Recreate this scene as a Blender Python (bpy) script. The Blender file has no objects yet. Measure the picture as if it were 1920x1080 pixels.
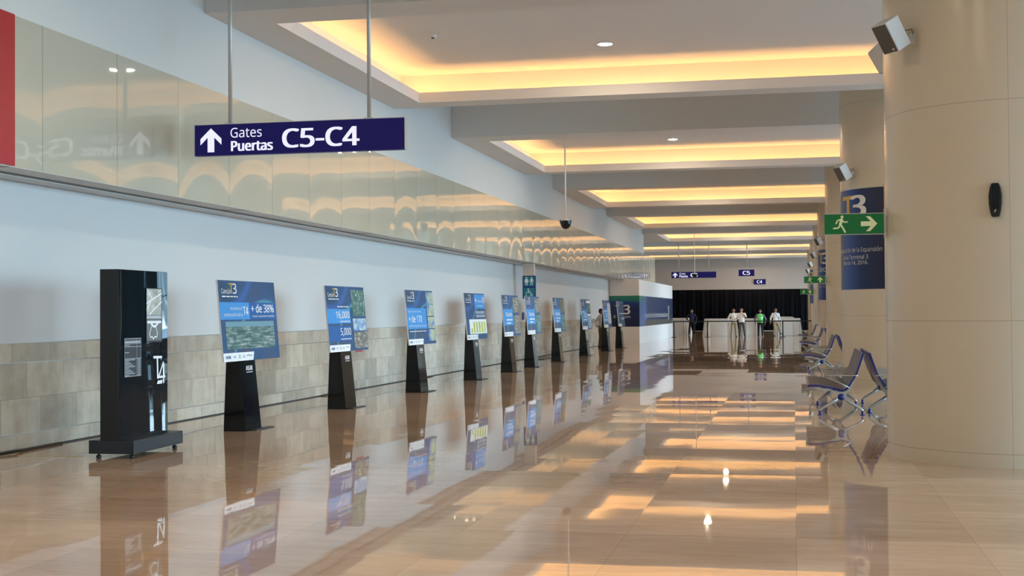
import bpy, bmesh, math, random
from mathutils import Vector, Matrix
random.seed(7)
PI = math.pi
S = bpy.context.scene
C = S.collection

# ------------------------------------------------------------------ camera
cam_d = bpy.data.cameras.new('camera'); cam = bpy.data.objects.new('camera', cam_d); C.objects.link(cam)
FPX = 2500.0
yaw = math.atan(528/FPX); pitch = math.atan(46/FPX); roll = .0076
F = Vector((-math.sin(yaw)*math.cos(pitch), math.cos(yaw)*math.cos(pitch), math.sin(pitch)))
R0 = Vector((math.cos(yaw), math.sin(yaw), 0)); U0 = R0.cross(F)
R = math.cos(roll)*R0 - math.sin(roll)*U0; U = math.cos(roll)*U0 + math.sin(roll)*R0
M = Matrix((R, U, -F)).transposed().to_4x4(); M.translation = (0, 0, 1.6)
cam.matrix_world = M
cam_d.sensor_width = 36; cam_d.lens = FPX*36/1920; cam_d.clip_end = 600; cam_d.clip_start = .05
S.camera = cam

# ------------------------------------------------------------------ world, exposure
S.view_settings.view_transform = 'Standard'; S.view_settings.look = 'None'
S.view_settings.exposure = 0; S.view_settings.gamma = 1
S.view_settings.use_curve_mapping = False
S.cycles.use_denoising = True
S.cycles.max_bounces = 12; S.cycles.diffuse_bounces = 6; S.cycles.glossy_bounces = 6
S.cycles.sample_clamp_indirect = 6
W = bpy.data.worlds.new('daylight'); S.world = W; W.use_nodes = True
wn = W.node_tree.nodes; wl = W.node_tree.links
bg = wn['Background']
geo = wn.new('ShaderNodeTexCoord'); sp = wn.new('ShaderNodeSeparateXYZ'); rp = wn.new('ShaderNodeValToRGB')
wl.new(geo.outputs['Generated'], sp.inputs[0])
wl.new(sp.outputs['Z'], rp.inputs[0]); wl.new(rp.outputs[0], bg.inputs[0])
rp.color_ramp.elements[0].position = 0; rp.color_ramp.elements[0].color = (.50, .72, .84, 1)
rp.color_ramp.elements[1].position = .5; rp.color_ramp.elements[1].color = (.34, .63, 1.0, 1)
SKY = 19.0
bg.inputs[1].default_value = SKY
COVE = 19.0            # emission of the cove light strips
COVE_COL = (1, .52, .19)
# daylight portal in the long glazed front on the right (guides sky sampling only)
pl = bpy.data.lights.new('window_portal', 'AREA'); pl.shape = 'RECTANGLE'; pl.size = 127; pl.size_y = 5.3
pl.cycles.is_portal = True
po = bpy.data.objects.new('window_portal', pl); C.objects.link(po)
po.location = (13.9, 49.75, 2.85); po.rotation_euler = (0, PI/2, 0)
po.rotation_euler = Matrix(((0, 0, 1), (1, 0, 0), (0, 1, 0))).to_euler()   # local -Z to world -X, size along Y

# ------------------------------------------------------------------ materials
def mat(name, col, rough=.6, metal=0, ior=1.45, emit=None, estr=1, coat=0, spec=.5):
    m = bpy.data.materials.new(name); m.use_nodes = True
    b = m.node_tree.nodes['Principled BSDF']
    b.inputs['Base Color'].default_value = (*col, 1); b.inputs['Roughness'].default_value = rough
    b.inputs['Metallic'].default_value = metal; b.inputs['IOR'].default_value = ior
    b.inputs['Coat Weight'].default_value = coat; b.inputs['Coat Roughness'].default_value = .03
    b.inputs['Specular IOR Level'].default_value = spec
    if emit: b.inputs['Emission Color'].default_value = (*emit, 1); b.inputs['Emission Strength'].default_value = estr
    return m
class N:
    """tiny node helper"""
    def __init__(s, m): s.t = m.node_tree; s.b = s.t.nodes['Principled BSDF']
    def n(s, kind, **kw):
        x = s.t.nodes.new('ShaderNode'+kind)
        for k, v in kw.items(): setattr(x, k, v)
        return x
    def l(s, a, b): s.t.links.new(a, b)
    def math(s, op, a, b=None, c=None):
        x = s.n('Math', operation=op)
        for i, v in enumerate((a, b, c)):
            if v is None: continue
            if isinstance(v, (int, float)): x.inputs[i].default_value = v
            else: s.l(v, x.inputs[i])
        return x.outputs[0]
    def vmath(s, op, a, b=None, scale=None):
        x = s.n('VectorMath', operation=op)
        for i, v in enumerate((a, b)):
            if v is None: continue
            if isinstance(v, tuple): x.inputs[i].default_value = v
            else: s.l(v, x.inputs[i])
        if scale is not None: x.inputs['Scale'].default_value = scale
        return x.outputs[0]
    def ramp(s, fac, stops):
        x = s.n('ValToRGB'); e = x.color_ramp.elements
        while len(e) < len(stops): e.new(.5)
        for k, (p, c) in zip(e, stops): k.position = p; k.color = (*c, 1)
        s.l(fac, x.inputs[0]); return x.outputs[0]
    def mix(s, fac, a, b, blend='MIX'):
        x = s.n('MixRGB', blend_type=blend)
        for i, v in zip((0, 1, 2), (fac, a, b)):
            if isinstance(v, (int, float)): x.inputs[i].default_value = v
            elif isinstance(v, tuple): x.inputs[i].default_value = (*v, 1)
            else: s.l(v, x.inputs[i])
        return x.outputs[0]
    def noise(s, vec, scale, detail=4, rough=.5, dist=0):
        x = s.n('TexNoise'); s.l(vec, x.inputs['Vector']); x.inputs['Scale'].default_value = scale
        x.inputs['Detail'].default_value = detail; x.inputs['Roughness'].default_value = rough
        x.inputs['Distortion'].default_value = dist; return x
    def pos(s): return s.n('NewGeometry').outputs['Position']
    def obj(s): return s.n('TexCoord').outputs['Object']
    def gen(s): return s.n('TexCoord').outputs['Generated']
    def mapped(s, vec, scale=(1, 1, 1), loc=(0, 0, 0)):
        x = s.n('Mapping'); s.l(vec, x.inputs[0]); x.inputs['Scale'].default_value = scale; x.inputs['Location'].default_value = loc
        return x.outputs[0]

def floor_mat():
    m = mat('polished_stone_floor', (.4, .27, .17), .022, ior=1.5); n = N(m)
    p = n.pos()
    T = 1.2
    cell = n.vmath('FLOOR', n.vmath('MULTIPLY', p, (1/T, 1/T, 0)))
    wn_ = n.n('TexWhiteNoise', noise_dimensions='3D'); n.l(cell, wn_.inputs['Vector'])
    # veins along X, streaky
    big = n.noise(n.mapped(p, (.35, .9, 1)), 1.0, 6, .6, .6)
    fine = n.noise(n.mapped(p, (1.2, 5, 1)), 1.3, 8, .65, .8)
    base = n.ramp(big.outputs['Fac'], [(.3, (.44, .28, .17)), (.5, (.54, .36, .23)), (.72, (.66, .47, .33))])
    c2 = n.mix(.35, base, n.ramp(fine.outputs['Fac'], [(.3, (.38, .23, .14)), (.6, (.60, .41, .27)), (.8, (.72, .54, .39))]))
    tone = n.math('MULTIPLY_ADD', wn_.outputs['Value'], .22, .89)
    tc = n.n('CombineXYZ'); [n.l(tone, tc.inputs[i]) for i in range(3)]
    c3 = n.mix(1, c2, tc.outputs[0], 'MULTIPLY')
    # grout
    sx = n.n('SeparateXYZ'); n.l(p, sx.inputs[0])
    def line(o):
        f = n.math('FRACT', n.math('DIVIDE', o, T)); return n.math('LESS_THAN', n.math('ABSOLUTE', n.math('SUBTRACT', f, .5)), .4975)
    g = n.math('MULTIPLY', line(sx.outputs[0]), line(sx.outputs[1]))
    c4 = n.mix(n.math('MULTIPLY', n.math('SUBTRACT', 1, g), .35), c3, (.22, .15, .09))
    n.l(c4, n.b.inputs['Base Color'])
    # slight unevenness: each slab tilts a little, plus slow waves
    wv = n.noise(n.mapped(p, (1.0, .55, 1)), 1.1, 2, .5)
    a = n.vmath('SUBTRACT', wn_.outputs['Color'], (.5, .5, .5)); a = n.vmath('MULTIPLY', a, (.0008, .0060, 0))
    b = n.vmath('SUBTRACT', wv.outputs['Color'], (.5, .5, .5)); b = n.vmath('MULTIPLY', b, (.0010, .0030, 0))
    fz = n.noise(n.mapped(p, (.8, 5, 1)), 1.0, 3, .6)
    c = n.vmath('SUBTRACT', fz.outputs['Color'], (.5, .5, .5)); c = n.vmath('MULTIPLY', c, (.0006, .0030, 0))
    nn = n.vmath('NORMALIZE', n.vmath('ADD', n.vmath('ADD', n.vmath('ADD', a, b), c), n.n('NewGeometry').outputs['Normal']))
    n.l(nn, n.b.inputs['Normal'])
    return m

def band_mat():
    m = mat('glossy_cream_panels', (.58, .53, .40), .02, ior=1.5); n = N(m)
    p = n.pos(); sx = n.n('SeparateXYZ'); n.l(p, sx.inputs[0])
    PW = 1.69
    y = n.math('DIVIDE', n.math('SUBTRACT', sx.outputs[1], 13.56), PW)
    u = n.math('SUBTRACT', n.math('FRACT', y), .5)
    cid = n.math('FLOOR', y)
    w = n.n('TexWhiteNoise', noise_dimensions='1D'); n.l(cid, w.inputs['W'])
    seam = n.math('GREATER_THAN', n.math('ABSOLUTE', u), .496)
    col = n.mix(seam, (.51, .475, .37), (.30, .28, .22))
    n.l(col, n.b.inputs['Base Color'])
    sw = n.n('SeparateColor'); n.l(w.outputs['Color'], sw.inputs[0])
    # every panel bows a little differently
    u3 = n.math('MULTIPLY', n.math('MULTIPLY', u, u), u)
    bow = n.math('MULTIPLY', n.math('ADD', n.math('MULTIPLY', u, .012), n.math('MULTIPLY', u3, .07)), n.math('MULTIPLY_ADD', sw.outputs[0], .9, .5))
    tilt = n.math('MULTIPLY', n.math('SUBTRACT', sw.outputs[1], .5), .004)
    u2 = n.math('MULTIPLY', u, u)
    zz = n.math('ADD', n.math('MULTIPLY', n.math('MULTIPLY', u2, n.math('SUBTRACT', 5.1, sx.outputs[2])), n.math('MULTIPLY_ADD', n.math('POWER', sw.outputs[2], 2), .09, .006)), n.math('MULTIPLY', n.math('SUBTRACT', sx.outputs[2], 4.05), .004))
    nz = n.noise(n.mapped(p, (1, .5, .9)), 1.5, 2)
    zz = n.math('ADD', zz, n.math('MULTIPLY', n.math('SUBTRACT', nz.outputs['Fac'], .5), .007))
    cb = n.n('CombineXYZ'); n.l(n.math('ADD', bow, tilt), cb.inputs[1]); n.l(zz, cb.inputs[2])
    nn = n.vmath('NORMALIZE', n.vmath('ADD', cb.outputs[0], n.n('NewGeometry').outputs['Normal']))
    n.l(nn, n.b.inputs['Normal'])
    return m

def tile_mat():
    m = mat('beige_stone_tiles', (.45, .36, .26), .25, ior=1.5); n = N(m)
    p = n.pos(); sx = n.n('SeparateXYZ'); n.l(p, sx.inputs[0]); Z = sx.outputs[2]; Y = sx.outputs[1]
    # courses: 0-.195, .195-.62, .62-1.045, 1.045-1.28
    row = n.math('ADD', n.math('ADD', n.math('GREATER_THAN', Z, .195), n.math('GREATER_THAN', Z, .62)), n.math('GREATER_THAN', Z, 1.045))
    yy = n.math('ADD', n.math('DIVIDE', Y, .84), n.math('MULTIPLY', row, .37))
    cid = n.math('FLOOR', yy)
    cv = n.n('CombineXYZ'); n.l(cid, cv.inputs[0]); n.l(row, cv.inputs[1])
    w = n.n('TexWhiteNoise', noise_dimensions='3D'); n.l(cv.outputs[0], w.inputs['Vector'])
    off = n.vmath('ADD', p, n.vmath('SCALE', w.outputs['Color'], scale=13))
    st = n.noise(n.mapped(off, (1, 5, 1.2)), 1.0, 5, .6, .3)
    cl = n.noise(n.mapped(off, (2, 2, 3)), 1.5, 5, .6)
    c = n.mix(.5, n.ramp(st.outputs['Fac'], [(.3, (.40, .33, .25)), (.5, (.48, .41, .32)), (.7, (.58, .52, .43))]),
              n.ramp(cl.outputs['Fac'], [(.35, (.40, .33, .25)), (.65, (.56, .49, .39))]))
    tone = n.math('MULTIPLY_ADD', w.outputs['Value'], .34, .84)
    tc = n.n('CombineXYZ'); [n.l(tone, tc.inputs[i]) for i in range(3)]
    c = n.mix(1, c, tc.outputs[0], 'MULTIPLY')
    f = n.math('FRACT', yy); gl = n.math('LESS_THAN', f, .006)
    gz = n.math('LESS_THAN', n.math('ABSOLUTE', n.math('SUBTRACT', Z, .62)), .002)
    c = n.mix(n.math('MAXIMUM', gl, gz), c, (.2, .15, .1))
    n.l(c, n.b.inputs['Base Color'])
    return m

def paint(name, col, rough=.7, amt=.03):
    m = mat(name, col, rough); n = N(m)
    ns = n.noise(n.mapped(n.pos(), (.4, .4, .4)), 1, 3)
    n.l(n.mix(n.math('MULTIPLY', ns.outputs['Fac'], amt*2), col, tuple(c*.8 for c in col)), n.b.inputs['Base Color'])
    return m

def column_mat():
    m = mat('cream_column_cladding', (.56, .47, .34), .22, ior=1.45); n = N(m)
    p = n.obj(); sx = n.n('SeparateXYZ'); n.l(p, sx.inputs[0])
    Z = sx.outputs[2]
    def band(z): return n.math('LESS_THAN', n.math('ABSOLUTE', n.math('SUBTRACT', Z, z)), .004)
    s = band(.14)
    for z in (1.48, 3.71, 5.94): s = n.math('MAXIMUM', s, band(z))
    ang = n.math('ARCTAN2', sx.outputs[0], n.math('MULTIPLY', sx.outputs[1], -1))
    fr = n.math('FRACT', n.math('DIVIDE', n.math('ADD', ang, PI+.155), PI/2))
    s = n.math('MAXIMUM', s, n.math('LESS_THAN', fr, .0028))
    n.l(n.mix(s, (.63, .56, .43), (.44, .38, .29)), n.b.inputs['Base Color'])
    return m

def art_navy():
    """printed board background: navy to slate with light arcs"""
    m = mat('printed_navy_artwork', (.03, .07, .2), .5, spec=.25); n = N(m)
    g = n.obj(); sx = n.n('SeparateXYZ'); n.l(g, sx.inputs[0])
    X, Z = sx.outputs[0], sx.outputs[2]
    nz = n.noise(n.mapped(g, (1.4, 1, 1.6)), 1.0, 2)
    base = n.ramp(nz.outputs['Fac'], [(.3, (.022, .06, .11)), (.5, (.03, .085, .19)), (.7, (.06, .075, .12))])
    # arcs
    def arc(cx, cz, r, w, colr, prev):
        dx = n.math('SUBTRACT', X, cx); dz = n.math('SUBTRACT', Z, cz)
        d = n.math('SQRT', n.math('ADD', n.math('MULTIPLY', dx, dx), n.math('MULTIPLY', dz, dz)))
        k = n.math('SUBTRACT', 1, n.math('MINIMUM', n.math('DIVIDE', n.math('ABSOLUTE', n.math('SUBTRACT', d, r)), w), 1))
        return n.mix(n.math('MULTIPLY', k, .8), prev, colr)
    c = arc(.55, -.95, 1.22, .045, (.10, .34, .42), base)
    c = arc(-.75, 1.25, 1.08, .10, (.05, .13, .40), c)
    n.l(c, n.b.inputs['Base Color'])
    return m

def photo_mat(name, stops, sc=(6, 6, 10), rough=.2, vor=None, horizon=False):
    m = mat(name, (.3, .3, .3), .5, spec=.25); n = N(m)
    g = n.obj(); ns = n.noise(n.mapped(g, sc), 1, 6, .7, .8)
    fac = ns.outputs['Fac']
    if vor:
        rt = n.n('Mapping'); n.l(g, rt.inputs[0]); rt.inputs['Rotation'].default_value = (0, .28, 0); rt.inputs['Scale'].default_value = vor
        v = n.noise(rt.outputs[0], 1, 2, .4)
        fac = n.math('ADD', n.math('MULTIPLY', fac, .55), n.math('MULTIPLY', v.outputs['Fac'], .45))
    c = n.ramp(fac, stops)
    n.l(c, n.b.inputs['Base Color'])
    return m

M_floor = floor_mat(); M_band = band_mat(); M_tile = tile_mat(); M_col = column_mat()
M_white = paint('white_wall_paint', (.57, .575, .565)); M_ceil = paint('ceiling_paint', (.70, .68, .64))
M_upper = paint('upper_wall_paint', (.66, .66, .62)); M_back = paint('far_wall_paint', (.60, .52, .45))
M_soff = paint('soffit_paint', (.66, .67, .66))
M_reveal = mat('grey_reveal', (.16, .16, .15), .7)
M_cove = mat('cove_strip', (.9, .8, .6), emit=COVE_COL, estr=COVE)
M_dark = mat('dark_reveal', (.03, .03, .03), .7); M_alu = mat('brushed_aluminium', (.62, .62, .60), .32, 1)
M_silver = mat('silver_paint', (.56, .55, .52), .35, .3)
M_red = mat('red_panel', (.40, .02, .025), .35)
M_black = mat('black_gloss', (.004, .004, .005), .06, ior=1.45); M_blackm = mat('black_satin', (.006, .006, .007), .35)
M_bglass = mat('black_glass', (.004, .008, .012), .02, ior=1.45)
M_slate = mat('slate_laminate', (.012, .016, .022), .35)
M_navy = mat('navy_sign', (.006, .005, .05), .4, spec=.2, emit=(.008, .006, .085), estr=.6)
M_lit = mat('backlit_white', (.25, .25, .28), .4, emit=(.82, .82, 1), estr=.95)
M_whitel = mat('white_vinyl', (.80, .80, .80), .4); M_grey = mat('pale_grey_vinyl', (.45, .47, .5), .4)
M_gold = mat('gold_vinyl', (.62, .38, .05), .4); M_blue = mat('printed_light_blue', (.06, .27, .60), .5, spec=.25)
M_midb = mat('printed_mid_blue', (.025, .11, .32), .5, spec=.25); M_art = art_navy()
M_dnavy = mat('printed_dark_navy', (.014, .03, .085), .5, spec=.25)
M_green = mat('exit_green', (.006, .13, .035), .3, emit=(.0, .09, .02), estr=.35); M_exitw = mat('exit_cream', (.62, .66, .42), .4, emit=(.7, .75, .42), estr=.22)
M_teal = mat('teal_sign', (.01, .20, .24), .35); M_signb = mat('sign_blue', (.008, .04, .20), .35)
M_bronze = mat('bannerblue', (.01, .03, .16), .3)
M_cloth = mat('white_cloth', (.58, .54, .49), .8); M_curt = mat('black_curtain', (.006, .006, .008), 1, spec=.1)
M_booth = paint('booth_white', (.84, .845, .84), .45); M_spkw = mat('speaker_white', (.70, .70, .68), .4)
M_grille = mat('speaker_grille', (.10, .09, .08), .6); M_dome = mat('camera_smoked_dome', (.006, .005, .004), .08)
M_seat = mat('seat_grey_mesh', (.10, .09, .105), .5); M_seatb = mat('seat_blue_edge', (.006, .018, .16), .35)
M_cast = mat('cast_aluminium', (.50, .50, .48), .35, .6)
M_light = mat('downlight_lens', (.9, .9, .9), emit=(1, .80, .58), estr=520)
M_ground = mat('outdoor_paving', (.30, .30, .28), .8)
M_skin = mat('skin', (.33, .16, .09), .5); M_hair = mat('black_hair', (.01, .008, .007), .6)
M_shirt = mat('white_shirt', (.72, .68, .62), .8); M_khaki = mat('khaki_trousers', (.32, .24, .13), .8)
M_greyt = mat('grey_trousers', (.06, .06, .07), .8); M_blackt = mat('black_trousers', (.006, .006, .008), .8)
M_bshirt = mat('blue_shirt', (.015, .03, .20), .7); M_suit = mat('black_suit', (.006, .006, .009), .75)
M_vest = mat('lime_vest', (.14, .62, .16), .7, emit=(.05, .3, .05), estr=.0); M_gshirt = mat('grey_blue_shirt', (.14, .14, .17), .8)
M_olive = mat('olive_trousers', (.16, .11, .04), .8); M_shoe = mat('black_shoe', (.008, .007, .006), .35)
M_ph_air = photo_mat('aerial_photograph', [(.3, (.03, .08, .06)), (.45, (.07, .14, .13)), (.55, (.22, .28, .26)), (.68, (.55, .58, .52))], (4, 4, 12), vor=(3, 3, 34))
M_ph_sky = mat('photographed_sky', (.16, .30, .36), .5, spec=.25)
M_ph_bld = photo_mat('building_photograph', [(.3, (.02, .07, .06)), (.5, (.06, .15, .13)), (.6, (.3, .4, .36)), (.7, (.6, .66, .6))], (8, 8, 14), vor=(26, 8, 8))
M_ph_cloud = photo_mat('cloud_photograph', [(.35, (.06, .18, .55)), (.5, (.25, .38, .5)), (.65, (.65, .68, .66))], (5, 5, 7))
M_ph_map = photo_mat('map_print', [(.44, (.10, .20, .55)), (.5, (.40, .45, .30)), (.6, (.45, .48, .30))], (5, 5, 5))
M_ph_int = photo_mat('interior_photograph', [(.3, (.06, .06, .05)), (.5, (.2, .19, .16)), (.65, (.5, .5, .45))], (7, 7, 10), vor=(8, 8, 24))
M_ph_teal = photo_mat('teal_photograph', [(.3, (.01, .06, .05)), (.5, (.08, .2, .2)), (.65, (.25, .36, .34))], (6, 6, 6))
M_ph_amber = photo_mat('amber_photograph', [(.3, (.03, .02, .01)), (.5, (.14, .10, .03)), (.65, (.3, .24, .06))], (6, 6, 6))
M_chart = mat('chart_green', (.50, .55, .08), .3)
M_screen = photo_mat('screen_image', [(.3, (.10, .12, .12)), (.5, (.30, .31, .28)), (.65, (.55, .58, .58))], (2.2, 2.2, 3.2))
n = N(M_screen); n.l(n.b.inputs['Base Color'].links[0].from_socket, n.b.inputs['Emission Color']); n.b.inputs['Emission Strength'].default_value = .45
M_plan = mat('screen_plan', (.05, .055, .05), .2, emit=(.10, .11, .10), estr=.6)
M_tape = mat('yellow_tape', (.55, .38, .12), .5)
M_boothart = mat('booth_print', (.01, .025, .09), .3)
n = N(M_boothart); sx_ = n.n('SeparateXYZ'); n.l(n.obj(), sx_.inputs[0])
# booth artwork: green arc at the top, navy body, light streak round the corner (object coords: origin at near right corner)
Zb = sx_.outputs[2]; Yb = sx_.outputs[1]; Xb_ = sx_.outputs[0]
ww = n.math('ADD', Zb, n.math('MULTIPLY', n.math('MAXIMUM', Yb, 0), .03)); 
arcz = n.math('SUBTRACT', ww, n.math('MULTIPLY', n.math('MULTIPLY', n.math('ADD', Xb_, 1.6), n.math('ADD', Xb_, 1.6)), -.03))
cg = n.ramp(n.math('DIVIDE', n.math('SUBTRACT', arcz, .85), 1.56), [(0, (.010, .014, .06)), (.62, (.010, .022, .10)), (.80, (.012, .045, .22)), (.88, (.02, .20, .16)), (1, (.03, .24, .15))])
grad = n.ramp(n.math('DIVIDE', Yb, 16), [(0, (.05, .12, .35)), (.10, (.10, .18, .42)), (.16, (.08, .22, .62)), (.23, (.02, .05, .16)), (1, (.012, .028, .10))])
side = n.math('GREATER_THAN', Yb, .02)
low = n.math('LESS_THAN', Zb, 2.2)
fadeY = n.n('MapRange'); n.l(Yb, fadeY.inputs[0]); fadeY.inputs[1].default_value = 1.2; fadeY.inputs[2].default_value = 3.6
ground_c = n.mix(n.math('MULTIPLY', fadeY.outputs[0], n.math('LESS_THAN', Zb, 1.15)), grad, (.10, .095, .085))
grad = ground_c
c_ = n.mix(n.math('MULTIPLY', side, n.math('MAXIMUM', fadeY.outputs[0], n.ramp(n.math('DIVIDE', n.math('SUBTRACT', ww, .85), 1.56), [(0, (1, 1, 1)), (.75, (.9, .9, .9)), (.95, (.0, .0, .0)), (1, (0, 0, 0))]))), cg, grad)
n.l(c_, n.b.inputs['Base Color'])
# banner artwork on the columns: vertical glow
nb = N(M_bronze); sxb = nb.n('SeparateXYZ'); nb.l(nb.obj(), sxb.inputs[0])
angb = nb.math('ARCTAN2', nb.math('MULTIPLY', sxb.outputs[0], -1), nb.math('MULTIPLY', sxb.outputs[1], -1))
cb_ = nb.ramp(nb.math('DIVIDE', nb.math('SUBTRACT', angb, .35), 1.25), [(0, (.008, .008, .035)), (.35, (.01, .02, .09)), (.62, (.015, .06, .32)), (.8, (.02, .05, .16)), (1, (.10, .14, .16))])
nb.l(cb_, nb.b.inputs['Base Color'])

# ------------------------------------------------------------------ mesh builder
class MB:
    def __init__(s): s.v = []; s.f = []; s.m = []; s.sm = []; s.mats = []
    def mi(s, m):
        if m not in s.mats: s.mats.append(m)
        return s.mats.index(m)
    def add(s, vs, fs, m, smooth=False, T=None):
        o = len(s.v); k = s.mi(m)
        s.v += [tuple(T @ Vector(v)) if T else tuple(v) for v in vs]
        s.f += [tuple(o+i for i in f) for f in fs]; s.m += [k]*len(fs); s.sm += [smooth]*len(fs)
        return s
    def box(s, x0, y0, z0, x1, y1, z1, m, T=None):
        v = [(x, y, z) for x in (x0, x1) for y in (y0, y1) for z in (z0, z1)]
        f = [(0, 1, 3, 2), (4, 6, 7, 5), (0, 4, 5, 1), (2, 3, 7, 6), (0, 2, 6, 4), (1, 5, 7, 3)]
        return s.add(v, f, m, False, T)
    def quad(s, a, b, c, d, m, T=None): return s.add([a, b, c, d], [(0, 1, 2, 3)], m, False, T)
    def tube(s, pts, r, m, seg=8, T=None, smooth=True, cap=True, flat=1.0):
        pts = [Vector(p) for p in pts]; n_ = len(pts)
        rs = r if isinstance(r, (list, tuple)) else [r]*n_
        vs = []; prev = None
        for i, p in enumerate(pts):
            d = (pts[min(i+1, n_-1)]-pts[max(i-1, 0)]).normalized()
            a = Vector((0, 0, 1)) if abs(d.z) < .9 else Vector((0, 1, 0))
            if prev is not None: a = prev
            x = d.cross(a).normalized(); y = x.cross(d).normalized(); prev = y
            for k in range(seg):
                t = 2*PI*k/seg; vs.append(p + (x*math.cos(t) + y*math.sin(t)*flat)*rs[i])
        fs = [(i*seg+k, i*seg+(k+1) % seg, (i+1)*seg+(k+1) % seg, (i+1)*seg+k) for i in range(n_-1) for k in range(seg)]
        if cap: fs += [tuple(range(seg))[::-1], tuple((n_-1)*seg+k for k in range(seg))]
        return s.add(vs, fs, m, smooth, T)
    def lathe(s, prof, m, seg=32, T=None, smooth=True, a0=0, a1=2*PI):
        full = abs(a1-a0-2*PI) < 1e-6; k_ = seg if full else seg+1
        vs = [(r*math.cos(a0+(a1-a0)*k/seg), r*math.sin(a0+(a1-a0)*k/seg), z) for r, z in prof for k in range(k_)]
        fs = [(i*k_+k, i*k_+(k+1) % k_, (i+1)*k_+(k+1) % k_, (i+1)*k_+k) for i in range(len(prof)-1) for k in range(seg)]
        return s.add(vs, fs, m, smooth, T)
    def prism(s, poly, y0, y1, m, T=None):
        """poly in (x,z), extruded along y"""
        k = len(poly); vs = [(x, y0, z) for x, z in poly] + [(x, y1, z) for x, z in poly]
        fs = [(i, (i+1) % k, k+(i+1) % k, k+i) for i in range(k)] + [tuple(range(k))[::-1], tuple(range(k, 2*k))]
        return s.add(vs, fs, m, False, T)
    def build(s, name, parent=None, loc=None, bevel=0):
        if not s.f: return None
        me = bpy.data.meshes.new(name); me.from_pydata(s.v, [], s.f)
        for m in s.mats: me.materials.append(m)
        me.polygons.foreach_set('material_index', s.m); me.polygons.foreach_set('use_smooth', s.sm); me.update()
        bm = bmesh.new(); bm.from_mesh(me); bmesh.ops.recalc_face_normals(bm, faces=bm.faces); bm.to_mesh(me); bm.free()
        o = bpy.data.objects.new(name, me); C.objects.link(o)
        if parent: o.parent = parent
        if loc: o.location = loc
        if bevel:
            b = o.modifiers.new('bevel', 'BEVEL'); b.width = bevel; b.segments = 2; b.limit_method = 'ANGLE'
        return o

def thing(name, label, cat, loc=(0, 0, 0), rz=0, group=None):
    o = bpy.data.objects.new(name, None); C.objects.link(o); o.empty_display_size = .2
    o.location = loc; o.rotation_euler = (0, 0, rz); o['label'] = label; o['category'] = cat
    if group: o['group'] = group
    return o
def tag(o, label, cat, group=None):
    o['label'] = label; o['category'] = cat
    if group: o['group'] = group
    return o
def struct(o, label=None):
    o['kind'] = 'structure'
    if label: o['label'] = label
    return o
def kids(o): return [c for c in bpy.data.objects if c.parent == o]
def dup(root, loc, rz=None, label=None, group=None):
    r = root.copy(); C.objects.link(r); r.location = loc
    if rz is not None: r.rotation_euler = (0, 0, rz)
    if label: r['label'] = label
    if group: r['group'] = group
    for ch in kids(root):
        c = ch.copy(); C.objects.link(c); c.parent = r
        for g in kids(ch):
            d = g.copy(); C.objects.link(d); d.parent = c
    return r

_fc = {}
try: FONT = bpy.data.fonts.load(bpy.utils.resource_path('LOCAL') + '/datafiles/fonts/NotoSansHebrew-Regular.woff2')
except Exception: FONT = None
def glyphs(txt, bold=0, font=None):
    key = txt
    if key in _fc: return _fc[key]
    cu = bpy.data.curves.new('t', 'FONT'); cu.body = txt; cu.size = 1;
    if FONT: cu.font = FONT
    cu.offset = 0; cu.resolution_u = 3
    ob = bpy.data.objects.new('t', cu); C.objects.link(ob)
    bpy.context.view_layer.update()
    me = bpy.data.meshes.new_from_object(ob.evaluated_get(bpy.context.evaluated_depsgraph_get()))
    vs = [tuple(v.co) for v in me.vertices]; fs = [tuple(p.vertices) for p in me.polygons]
    bpy.data.objects.remove(ob); bpy.data.curves.remove(cu); bpy.data.meshes.remove(me)
    xs = [v[0] for v in vs]; ys = [v[1] for v in vs]
    x0, x1, y0, y1 = min(xs), max(xs), min(ys), max(ys)
    _fc[key] = ([((x-x0)/(x1-x0), (y-y0)/(y1-y0)) for x, y, _ in vs], fs, (x1-x0), (y1-y0))
    return _fc[key]
def text(mb, txt, x, z, w, h, y, m, bold=0, T=None, bend=None):
    """text fitted into the box x..x+w, z..z+h on the plane y (front faces -y)"""
    g, fs, gw, gh = glyphs(txt)
    sx, sz = bold*w/gw*.5, bold*h/gh*.12      # heavier weight: overprint with small shifts
    for i, (dx, dz) in enumerate([(0, 0)] if bold <= 0 else [(-1, -1), (1, -1), (-1, 1), (1, 1), (0, 0)]):
        vs = [(x+sx+a*(w-2*sx)+dx*sx, y-.0003*i, z+sz+b*(h-2*sz)+dz*sz) for a, b in g]
        if bend: vs = [bend(v) for v in vs]
        mb.add(vs, fs, m, False, T)
def poly(mb, pts, y, m, T=None):
    mb.add([(x, y, z) for x, z in pts], [tuple(range(len(pts)))], m, False, T)
def arrow(mb, cx, cz, s, y, m, ang=0, T=None):
    """bold arrow pointing up, height s"""
    P = [(0, .5), (.47, .06), (.47, -.20), (.15, .11), (.15, -.5), (-.15, -.5), (-.15, .11), (-.47, -.20), (-.47, .06)]
    ca, sa = math.cos(ang), math.sin(ang)
    Q = [(cx+(a*ca-b*sa)*s, cz+(a*sa+b*ca)*s) for a, b in P]
    for idx in ([0, 1, 2, 3], [0, 3, 6], [0, 6, 7, 8], [3, 4, 5, 6]):
        poly(mb, [Q[i] for i in idx], y, m, T)
def disc(mb, cx, cz, r, y, m, T=None, n_=16):
    poly(mb, [(cx+r*math.cos(2*PI*i/n_), cz+r*math.sin(2*PI*i/n_)) for i in range(n_)], y, m, T)
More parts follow.
